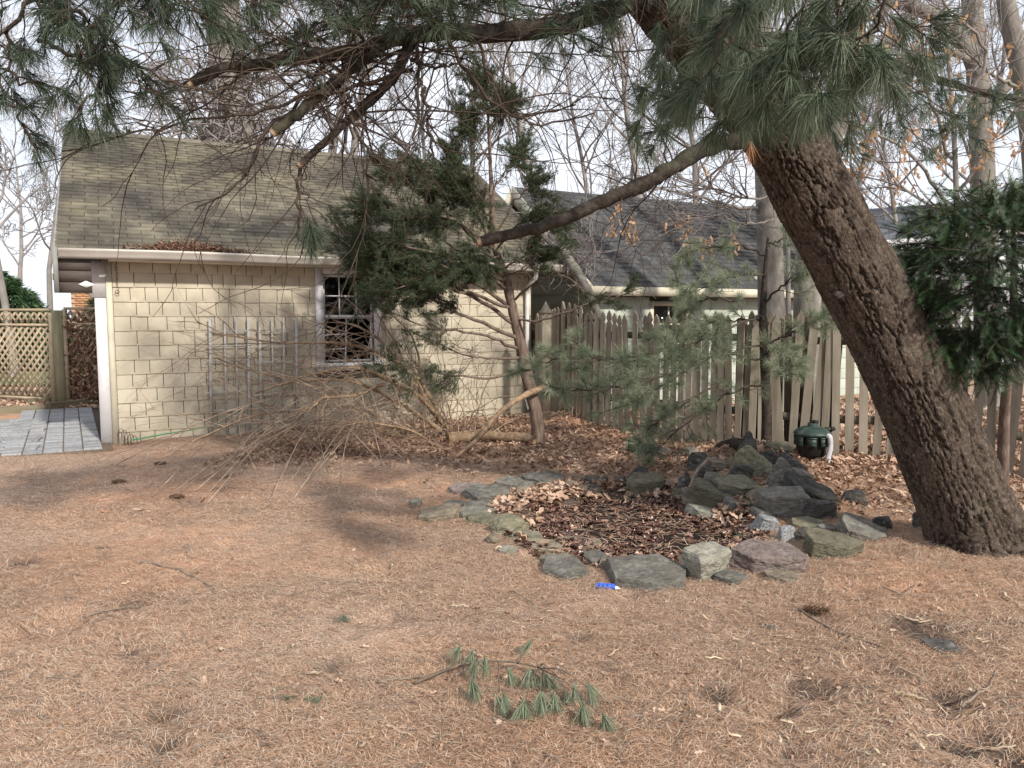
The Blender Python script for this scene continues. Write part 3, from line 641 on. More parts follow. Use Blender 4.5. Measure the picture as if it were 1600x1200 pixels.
# --- the dark roofed garage behind the fence
rng = np.random.default_rng(11)
B = math.radians(27.5); n0 = np.array((1.33, 12.25)); gar = empty('garage', (n0[0], n0[1], 0), B, label='pale green garage with a dark slate grey roof behind the picket fence', cat='garage')
NM = Matrix.Translation((n0[0], n0[1], 0)) @ Matrix.Rotation(B, 4, 'Z')
NW, ND, NZE, NOV = 6.6, 4.6, 2.00, .30; NR = ND / 2 + NOV; NZR = 3.86; NPH = math.atan((NZR - NZE) / NR); NSL = NR / math.cos(NPH); NZT = NZE + NOV * math.tan(NPH) - .1
NMI = NM.inverted(); nwx0, nwz1 = onplane(1020, 478, NMI); nwx1, _ = onplane(1072, 478, NMI); nwz0 = nwz1 - .62
b = MB(); b.box(0, nwx0, 0, .12, -.1, NZT); b.box(nwx1, NW, 0, .12, -.1, NZT); b.box(nwx0, nwx1, 0, .12, -.1, nwz0); b.box(nwx0, nwx1, 0, .12, nwz1, NZT)
b.box(.12, NW - .12, ND - .12, ND, -.1, NZT)
build('wall', b, M['siding_back'], gar)
for x0, x1 in ((.0, .118), (NW - .118, NW)):
    b = MB(); pf = [(0, -.1), (ND, -.1), (ND, NZT), (ND / 2, NZR - .12), (0, NZT)]
    b.face([(x0, y, z) for y, z in pf][::-1]); b.face([(x1, y, z) for y, z in pf])
    for k in range(5):
        (y0, z0), (y1, z1) = pf[k], pf[(k + 1) % 5]; b.face([(x0, y0, z0), (x0, y1, z1), (x1, y1, z1), (x1, y0, z0)])
    build('gable_wall', b, M['siding_back'], gar)
me = unit_wedge('siding_shingle', M['green_siding'], .35)
fe = part_empty('siding', gar, (0, -.002, 0), (math.pi / 2, 0, 0))
place_pieces(side_items(rng, .0, NW, -.06, NZT, .2, .28, .5, [(nwx0 - .08, nwx1 + .08, nwz0 - .08, nwz1 + .08)]), 'siding_shingle', me, fe, NM @ Matrix.Rotation(math.pi / 2, 4, 'X'), 200, M['green_siding'], .35)
ge = part_empty('gable_siding', gar, (-.002, ND, 0), (math.pi / 2, 0, -math.pi / 2))
tp_ = lambda z: (0, ND) if z < NZT else ((z - NZT) / (NZR - .12 - NZT) * ND / 2, ND - (z - NZT) / (NZR - .12 - NZT) * ND / 2)
place_pieces(side_items(rng, 0, ND, -.06, NZR - .3, .18, .35, .6, topfn=tp_), 'siding_shingle', me, ge, NM @ Matrix.Translation((0, ND, 0)) @ Matrix.Rotation(-math.pi / 2, 4, 'Z') @ Matrix.Rotation(math.pi / 2, 4, 'X'), 90, M['green_siding'], .35)
for s in (0, 1):
    b = MB(); b.box(-.28, NW + .28, 0, NSL, -.08, 0)
    o = build('roof', b, M['roof_deck'], gar, *(((0, -NOV, NZE), (NPH, 0, 0)) if s == 0 else ((NW, ND + NOV, NZE), (NPH, 0, math.pi))))
    if s == 0:
        me = unit_wedge('roof_shingle', M['dark_shingle'], .25)
        place_pieces(roof_items(rng, -.3, NW + .3, NSL, .14, .24, .35), 'roof_shingle', me, o, NM @ Matrix.Translation((0, -NOV, NZE)) @ Matrix.Rotation(NPH, 4, 'X'), 290, M['dark_shingle'], .25)
    else:
        b = MB(); b.box(-.28, NW + .28, 0, NSL, .001, .012); build('roofing', b, M['dark_shingle'], o)
b = MB(); b.box(-.28, NW + .28, -NOV - .022, -NOV - .002, NZE - .14, NZE + .002); build('fascia', b, M['cream_trim'], gar)
b = MB(); b.box(-.28, NW + .28, -NOV, -.02, NZE - .15, NZE - .13); build('soffit', b, M['soffit'], gar)
b = MB(); x0 = -.31
b.add([(x0, -NOV - .16, NZE - .30), (x0, ND / 2, NZR - .26), (x0, ND / 2, NZR + .02), (x0, -NOV - .03, NZE + .01), (x0 + .03, -NOV - .16, NZE - .30), (x0 + .03, ND / 2, NZR - .26), (x0 + .03, ND / 2, NZR + .02), (x0 + .03, -NOV - .03, NZE + .01)],
      [(0, 3, 2, 1), (4, 5, 6, 7), (0, 1, 5, 4), (1, 2, 6, 5), (2, 3, 7, 6), (3, 0, 4, 7)])
b.add([(x0, ND / 2, NZR - .26), (x0, ND + NOV, NZE - .26), (x0, ND + NOV, NZE), (x0, ND / 2, NZR + .02), (x0 + .03, ND / 2, NZR - .26), (x0 + .03, ND + NOV, NZE - .26), (x0 + .03, ND + NOV, NZE), (x0 + .03, ND / 2, NZR + .02)],
      [(0, 3, 2, 1), (4, 5, 6, 7), (0, 1, 5, 4), (1, 2, 6, 5), (2, 3, 7, 6), (3, 0, 4, 7)])
build('rake_board', b, M['cream_trim'], gar)
nw_ = part_empty('window', gar, (0, 0, 0), (0, 0, 0))
b = MB(); b.box(nwx0 - .08, nwx0, -.03, 0, nwz0 - .08, nwz1 + .08); b.box(nwx1, nwx1 + .08, -.03, 0, nwz0 - .08, nwz1 + .08); b.box(nwx0, nwx1, -.029, 0, nwz1, nwz1 + .078); b.box(nwx0, nwx1, -.029, 0, nwz0 - .078, nwz0)
mdx = (nwx0 + nwx1) / 2; b.box(mdx - .012, mdx + .012, .02, .04, nwz0, nwz1); b.box(nwx0, nwx1, .021, .039, nwz0 + .3, nwz0 + .33)
build('window_frame', b, M['cream_trim'], nw_)
b = MB(); b.box(nwx0, nwx1, .05, .055, nwz0, nwz1); build('pane', b, M['glass'], nw_)
b = MB(); b.box(nwx0 - .3, nwx1 + .3, .5, .52, nwz0 - .4, nwz1 + .2); build('dark_backing', b, M['dark_in'], gar)  # dark sheet added behind the pane to stand in for the dark room
b = MB(); b.box(3.35, 3.75, .30, .36, .003, .02); b.box(3.38, 3.72, .37, .42, .003, .018)
o = build('shingle_patch', b, M['cream_trim'], gar, (0, -NOV, NZE), (NPH, 0, 0), label='bare pale patch where shingles are missing near the eave')

# --- far houses
bh = empty('brick_house', tuple(P(118, 600, 24)[:2]) + (0,), .35, label='orange brick house seen between the shed eave and the lattice fence', cat='house')
b = MB(); b.box(0, 5, 0, 6, -.2, 2.62); build('wall', b, M['mortar'], bh)
bm_ = MB(); bm_.box(0, .195, -.012, 0, 0, .06); bm_ = bm_.mesh('brick'); bm_.materials.append(M['brick'])
for r_ in range(13):
    for k in range(-1, 8):
        x = k * .205 + (.1 if r_ % 2 else 0)
        if x < -.01: continue
        o = bpy.data.objects.new('brick', bm_); o.location = (x, -.001, 1.62 + r_ * .0745); link(o, bh)
b = MB(); b.box(-.4, 5.4, -.4, 6.4, 2.62, 2.82); b.add([(-.4, -.4, 2.82), (5.4, -.4, 2.82), (5.4, 6.4, 2.82), (-.4, 6.4, 2.82), (2.5, 3, 4.0)], tris=[(0, 1, 4), (1, 2, 4), (2, 3, 4), (3, 0, 4)]); build('roof', b, M['roof_deck'], bh)
fh = empty('far_house', tuple(P(1318, 600, 23)[:2]) + (0,), -.12, label='distant white house with a grey roof behind the yew', cat='house')
b = MB(); b.box(0, 9, 0, 7, -.2, 3.5)
for k in range(14): b.box(-.01, 9, -.02, 0, .25 * k - .2, .25 * k + .03)
build('wall', b, M['far_wall'], fh)
b = MB(); b.add([(-.5, -.5, 3.6), (9.5, -.5, 4.2), (9.5, 3.5, 5.6), (-.5, 3.5, 5.0), (-.5, -.5, 3.45), (9.5, -.5, 4.05), (9.5, 3.5, 5.45), (-.5, 3.5, 4.85)], [(0, 1, 2, 3), (4, 7, 6, 5), (0, 4, 5, 1), (1, 5, 6, 2), (2, 6, 7, 3), (3, 7, 4, 0)])
build('roof', b, M['far_roof'], fh)
b = MB(); b.add([(-.5, -.53, 3.42), (9.5, -.53, 4.22), (9.5, -.53, 4.40), (-.5, -.53, 3.60), (-.5, -.5, 3.42), (9.5, -.5, 4.22), (9.5, -.5, 4.40), (-.5, -.5, 3.60)], [(0, 1, 2, 3), (4, 7, 6, 5), (0, 4, 5, 1), (2, 6, 7, 3)]); build('fascia', b, M['white_paint'], fh)
b = MB(); b.box(2.2, 3.2, -.03, .02, 1.3, 2.6); build('window', b, M['dark_in'], fh)
b = MB(); b.box(5.2, 6.2, -.03, .02, 1.3, 2.6); build('window', b, M['dark_in'], fh)

# ------------------------------------------------------------------ picket fence
rng = np.random.default_rng(21)
def picket_mesh(name, kind, m, h=1.6, w=.084, t=.02):
    s = w / 2
    if kind == 'gothic': out = [(-s, 0), (s, 0), (s, h - .17), (s * .55, h - .15), (s * .55, h - .135), (s, h - .11), (s * .75, h - .05), (0, h), (-s * .75, h - .05), (-s, h - .11), (-s * .55, h - .135), (-s * .55, h - .15), (-s, h - .17)]
    elif kind == 'point': out = [(-s, 0), (s, 0), (s, h - .09), (0, h), (-s, h - .09)]
    else: out = [(-s, 0), (s, 0), (s, h - .03), (s * .6, h), (-s * .6, h), (-s, h - .03)]
    b = MB(); n = len(out)
    b.face([(x, 0, z) for x, z in out]); b.face([(x, t, z) for x, z in out][::-1])
    for k in range(n):
        (x0, z0), (x1, z1) = out[k], out[(k + 1) % n]; b.face([(x0, 0, z0), (x0, t, z0), (x1, t, z1), (x1, 0, z1)])
    me = b.mesh(name); me.materials.append(m); return me
PG = picket_mesh('picket', 'gothic', M['picket']); PP = picket_mesh('picket', 'point', M['picket']); PD = picket_mesh('picket', 'dog', M['picket_dark'])
def fence_run(p0, p1, label, step, h=1.6, dark_from=None, behind=False, wob=.02, htop=None):
    p0, p1 = np.array(p0), np.array(p1); d = p1 - p0; L = np.linalg.norm(d); az = math.atan2(d[1], d[0])
    root = empty('picket_fence', (p0[0], p0[1], float(terrain(*p0))), az, label=label, cat='fence', group='weathered picket fence runs')
    z0 = float(terrain(*p0)); x = .03; k = 0
    while x < L - .03:
        q = p0 + d * x / L; zz = float(terrain(*q)) - z0 - .02
        hh = (h if htop is None else htop(x / L)) * rng.uniform(.975, 1.02)
        o = bpy.data.objects.new('picket', PG if rng.random() < .75 else PP)
        o.location = (x, -.022 + rng.uniform(-.003, .003), zz); o.rotation_euler = (rng.normal(0, .012), rng.normal(0, wob), rng.normal(0, .03)); o.scale = (rng.uniform(.9, 1.08), 1, hh / 1.6); link(o, root)
        if behind:
            o = bpy.data.objects.new('picket', PD); o.location = (x + step / 2, .062, zz + .02); o.scale = (rng.uniform(.9, 1.1), 1, hh / 1.6 * .96); o.rotation_euler = (0, rng.normal(0, wob * .5), 0); link(o, root)
        x += step * rng.uniform(.93, 1.08); k += 1
    for zr in (.36, 1.22):
        b = MB(); b.box(0, L, .001, .04, zr, zr + .085); build('rail', b, M['picket_dark'], root)
    for f in np.arange(0, L + .1, 2.2):
        b = MB(); b.box(-.045, .045, .042, .13, -.3, h - .12); build('post', b, M['picket_dark'], root, (min(f, L - .05), 0, 0))
    return root
f0 = SM @ Vector((W_ + .04, .02, 0)); F0 = (f0.x, f0.y); F1 = tuple(G0(928, 668)[:2]); F1b = tuple(G0(1170, 702)[:2]); F2 = tuple(G0(1300, 713)[:2]); F3 = tuple(G0(1400, 718)[:2]); F4 = (5.05, 6.9); F5 = (6.3, 5.6)
fence_run(F0, F1, 'close boarded run of weathered picket fence next to the shed corner', .098, 1.6, behind=True)
fence_run(F1, F1b, 'long run of weathered pickets in front of the pale green garage', .114, 1.6)
fence_run(F1b, F2, 'leaning greenish pickets of the fence behind the thin pine stem', .112, 1.6, wob=.04, behind=True)
fence_run(F2, F3, 'wide spaced grey pickets of the fence right of the green filter tank', .138, 1.62)
fence_run(F3, F4, 'dark run of picket fence behind the leaning pine trunk', .155, 1.62)
fence_run(F4, F5, 'end run of picket fence under the yew', .155, 1.62)
b = MB(); q = G(852, 655); rt = empty('gate_post', tuple(q), .5, label='grey gate post with a carved pointed cap by the white downspout', cat='post')
b.box(-.06, .06, -.06, .06, 0, 1.52); build('post', b, M['picket'], rt)
b = MB(); b.box(-.075, .075, -.075, .075, 1.52, 1.545); b.add([(-.06, -.06, 1.545), (.06, -.06, 1.545), (.06, .06, 1.545), (-.06, .06, 1.545), (0, 0, 1.70)], tris=[(0, 1, 4), (1, 2, 4), (2, 3, 4), (3, 0, 4)]); build('cap', b, M['picket'], rt)

# ------------------------------------------------------------------ lattice fence, timbers, pavers on the left
rng = np.random.default_rng(31)
def lattice(p0, p1, z0, z1, label, pitch=.16, w=.048, broken=0.):
    p0, p1 = np.array(p0[:2]), np.array(p1[:2]); d = p1 - p0; L = np.linalg.norm(d); az = math.atan2(d[1], d[0])
    root = empty('lattice_fence', (p0[0], p0[1], 0), az, label=label, cat='lattice fence', group='wooden lattice fence panels')
    for (a0, a1) in ((z0, z1 - .30), (z1 - .24, z1 - .04)):
        H = a1 - a0
        for layer, sg in ((0, 1), (1, -1)):
            u = -H
            while u < L:
                if rng.random() >= broken:
                    xa, za, xb, zb = (u, a0, u + H, a1) if sg > 0 else (u + H, a0, u, a1)
                    # clip to 0..L
                    def clip(xa, za, xb, zb):
                        P_ = []
                        for x, z, x2, z2 in ((xa, za, xb, zb), (xb, zb, xa, za)):
                            xx = min(max(x, 0), L); t = (xx - x) / (x2 - x) if x2 != x else 0; P_.append((xx, z + (z2 - z) * t))
                        return P_
                    (x1, q1), (x2, q2) = clip(xa, za, xb, zb)
                    if abs(x2 - x1) > .06:
                        b = MB(); y = .0 if layer == 0 else .0085; n_ = np.array((-(q2 - q1), (x2 - x1))); n_ = n_ / np.linalg.norm(n_) * w / 2
                        c = [(x1 + n_[0], q1 + n_[1]), (x1 - n_[0], q1 - n_[1]), (x2 - n_[0], q2 - n_[1]), (x2 + n_[0], q2 + n_[1])]
                        b.add([(x, y, z) for x, z in c] + [(x, y + .007, z) for x, z in c], [(0, 1, 2, 3), (4, 7, 6, 5), (0, 4, 5, 1), (1, 5, 6, 2), (2, 6, 7, 3), (3, 7, 4, 0)])
                        build('slat', b, M['lattice'], root)
                u += pitch
    for z in (z0 - .02, z1 - .30, z1 - .03):
        b = MB(); b.box(0, L, -.018, -.001, z, z + .045); build('rail', b, M['lattice'], root)
    return root, L
a0 = P(-60, 625, 14.6); a1 = P(88, 628, 13.7); a2 = P(108, 628, 13.65); a3 = P(182, 628, 13.2)
lf, L1 = lattice(a0, a1, .05, 1.66, 'tan wooden lattice panel with a lawn showing through it')
lf2, L2 = lattice(a2, a3, .05, 1.68, 'lattice panel overgrown with dead ivy beside the white garage trim', broken=.3)
pt = empty('lattice_post', (P(100, 625, 13.6)[0], 13.6, 0), .1, label='squared greenish wooden post between the two lattice panels', cat='post')
b = MB(); b.box(-.10, .06, -.06, .06, -.1, 1.64); build('post', b, M['post'], pt)
b = MB(); b.box(-.19, -.13, -.05, .0, -.1, 1.25); build('side_board', b, M['lattice'], pt)
b = MB(); b.box(.063, .13, -.05, .0, -.1, 1.66); build('side_board', b, M['lattice'], pt)
b = MB(); b.box(-.16, -.105, -.062, -.02, .0, 1.60); build('side_board', b, M['lattice'], pt)
b = MB(); n = 2600
pp = np.array(a2)[None] + (np.array(a3) - np.array(a2))[None] * rng.uniform(0, 1, n)[:, None]
zz = rng.beta(1.2, 1.6, n) * 1.6 + .03; leaf_batch(b, np.stack([pp[:, 0], pp[:, 1] + rng.normal(.03, .07, n), zz], 1), .085, rng, tilt=1.2, var=(0, .6))
build('dead_ivy', b, M['dead_leaf'], label='dead brown ivy leaves tangled in the lattice by the garage', kind='stuff')
def timber(px0, py0, px1, py1, s, label, name='landscape_timber'):
    a_, c_ = G(px0, py0), G(px1, py1); d = c_ - a_; L = np.linalg.norm(d)
    b = MB(); bm = bmesh.new(); bmesh.ops.create_cube(bm, size=1); bmesh.ops.scale(bm, vec=(L, s, s), verts=bm.verts); bmesh.ops.bevel(bm, geom=bm.edges[:], offset=.018, segments=2, affect='EDGES')
    me = bpy.data.meshes.new(name); bm.to_mesh(me); bm.free(); me.materials.append(M['timber'])
    o = bpy.data.objects.new(name, me); o.location = (a_ + c_) / 2 + (0, 0, s * .35); o.rotation_euler = (0, 0, math.atan2(d[1], d[0])); link(o, label=label, cat='timber', group='old landscape timbers')
timber(-20, 647, 74, 643, .13, 'long mossy landscape timber along the driveway edge')
timber(76, 641, 150, 632, .14, 'short landscape timber ending near the white garage trim')
timber(46, 634, 59, 634, .16, 'broken stub of timber lying under the lattice')
timber(67, 633, 85, 631, .15, 'dark rounded timber stub at the foot of the lattice post')
pm = MB(); pm.box(0, .196, 0, .096, 0, .05); bm = bmesh.new(); bmesh.ops.create_cube(bm, size=1); bmesh.ops.scale(bm, vec=(.188, .090, .05), verts=bm.verts); bmesh.ops.bevel(bm, geom=[e for e in bm.edges if (e.verts[0].co.z > 0 and e.verts[1].co.z > 0)], offset=.006, segments=1, affect='EDGES')
pav = bpy.data.meshes.new('paver'); bm.to_mesh(pav); bm.free(); pav.materials.append(M['paver'])
def paving(name, o2, az, cols, rows, bond, keepfn, limit=290):
    b = MB(); n = 0; root = None; sx, sy = (.2, .1)
    xs0, xs1, ys0, ys1 = -.1, cols * sx, -.1, rows * sy
    R = Matrix.Translation((o2[0], o2[1], 0)) @ Matrix.Rotation(az, 4, 'Z'); c = []
    for r_ in range(rows):
        for k in range(cols):
            x = k * sx + (bond * (r_ % 2) * .1); y = r_ * sy; q = R @ Vector((x, y, 0))
            if keepfn(q): c.append((x, y))
    b.box(xs0, xs1, ys0, ys1, -.05, -.004)
    root = build(name, b, M['paver_joint'], None, (o2[0], o2[1], 0), (0, 0, az), kind='structure')
    for x, y in c[:limit]:
        o = bpy.data.objects.new('paver', pav); o.location = (x, y, -.010 + rng.uniform(-.004, .004)); o.rotation_euler = (rng.normal(0, .012), rng.normal(0, .012), rng.normal(0, .012)); link(o, root)
pr = lambda q: (800 + FPX * q.x / (q.y) )
p_a = G(182, 700); R2 = A - math.radians(0)
ax_ = np.array((-math.sin(A), math.cos(A)))
def keep1(q): return True
paving('garage_apron', (c0[0] - 1.0 * math.cos(A) + .20, c0[1] - 1.0 * math.sin(A) - .45), A + math.radians(3), 5, 46, 0, keep1)
o3 = G(-40, 712)
paving('driveway', (c0[0] - 2.72 * math.cos(A) + .20, c0[1] - 2.72 * math.sin(A) - .25), A + math.radians(-1), 8, 33, 1, keep1)
b = MB(); ln = empty('edging_bricks', (0, 0, 0), 0, label='row of pale edging bricks laid end to end between the two paving areas', cat='edging')
for px, py in ((70, 665), (66, 677), (58, 693), (54, 706)):
    q = G(px, py); o = bpy.data.objects.new('brick', pav); o.location = (q[0], q[1], .012); o.rotation_euler = (0, 0, A + 1.5); o.scale = (1.6, .85, 1); link(o, ln)

# ------------------------------------------------------------------ rocks
def rock_mesh(seed, w, d, h, kind):
    """angular stone: hull of jittered points, split into facets, with bedding steps on the sides"""
    r = np.random.default_rng(seed); bm = bmesh.new(); pts = []
    if kind == 'slab':
        n = r.integers(6, 9); a = np.sort(r.uniform(0, 2 * math.pi, n)) ; a = np.linspace(0, 2 * math.pi, n, endpoint=False) + r.normal(0, .18, n)
        for t in a:
            k = r.uniform(.82, 1.08); ct, st = math.cos(t), math.sin(t); e = max(abs(ct), abs(st)) ** .55
            pts.append((ct / e * .5 * k, st / e * .5 * k, -.5)); k *= r.uniform(.86, 1.0); pts.append((ct / e * .5 * k, st / e * .5 * k, .5 + r.normal(0, .07)))
    elif kind == 'peak':
        for t in np.linspace(0, 2 * math.pi, 6, endpoint=False): pts.append((math.cos(t) * .52, math.sin(t) * .52, -.5 + r.uniform(0, .12)))
        for k in range(3): pts.append((r.uniform(-.22, .18), r.uniform(-.2, .2), r.uniform(.32, .5)))
        for k in range(3): pts.append((r.uniform(-.42, .42), r.uniform(-.4, .4), r.uniform(-.1, .2)))
    elif kind == 'cube':
        for sx in (-1, 1):
            for sy in (-1, 1):
                for sz in (-1, 1): pts.append((sx * .5 * r.uniform(.68, 1), sy * .5 * r.uniform(.68, 1), sz * .5 * r.uniform(.8, 1)))
        for k in range(6): pts.append(tuple(np.clip(norm(r.normal(0, 1, 3)) * .6, -.5, .5)))
    elif kind == 'round':
        for k in range(46):
            q = norm(r.normal(0, 1, 3)); pts.append(tuple(np.sign(q) * np.abs(q) ** .75 * .52))
    else:
        n = r.integers(5, 8)
        for t in np.linspace(0, 2 * math.pi, n, endpoint=False) + r.normal(0, .22, n):
            k = r.uniform(.8, 1.1); pts.append((math.cos(t) * .52 * k, math.sin(t) * .52 * k, -.5)); k *= r.uniform(.55, 1.0); pts.append((math.cos(t) * .52 * k, math.sin(t) * .52 * k, r.uniform(.05, .5)))
        pts.append((r.uniform(-.25, .25), r.uniform(-.2, .2), .5)); pts.append((r.uniform(-.45, .45), r.uniform(-.3, .3), .32))
    vs_ = [bm.verts.new((x * w, y * d, z * h)) for x, y, z in pts]
    res = bmesh.ops.convex_hull(bm, input=vs_)
    bmesh.ops.delete(bm, geom=[v for v in bm.verts if not v.link_faces], context='VERTS')
    bmesh.ops.dissolve_limit(bm, angle_limit=.12, verts=bm.verts[:], edges=bm.edges[:])
    bmesh.ops.bevel(bm, geom=bm.edges[:], offset=min(w, d, h) * (.05 if kind != 'round' else .09), segments=1, affect='EDGES', clamp_overlap=True)
    bmesh.ops.triangulate(bm, faces=bm.faces[:])
    tgt = max(w, d) / 13
    for _ in range(4):
        es = [e for e in bm.edges if e.calc_length() > tgt]
        if not es or len(bm.faces) > 1600: break
        bmesh.ops.subdivide_edges(bm, edges=es, cuts=1); bmesh.ops.triangulate(bm, faces=[f for f in bm.faces if len(f.verts) > 3])
    bm.normal_update(); s = (w * d * h) ** (1 / 3)
    co = np.array([v.co for v in bm.verts]); nn = np.array([v.normal for v in bm.verts])
    disp = .055 * s * fbm(co / s * 2.2 + seed, 3, seed % 97) + .018 * s * fbm(co / s * 9 + seed, 2, seed % 53)
    lay = np.floor((co[:, 2] + .25 * s * vnoise(co / s * 1.2 + 9, seed % 31)) / (h * .17)); side = (1 - np.abs(nn[:, 2])) ** 1.0
    disp = disp + side * .055 * s * (_h(lay.astype(np.int64), lay.astype(np.int64) * 0, lay.astype(np.int64) * 0, seed) - .5)
    co = co + nn * disp[:, None]
    for v, c in zip(bm.verts, co): v.co = c
    me = bpy.data.meshes.new('rock'); bm.to_mesh(me); bm.free()
    return me
BL, DK, GR, PU, BR, LT, GN = 'rock_blue', 'rock_dark', 'rock_green', 'rock_purple', 'rock_brown', 'rock_light', 'granite'
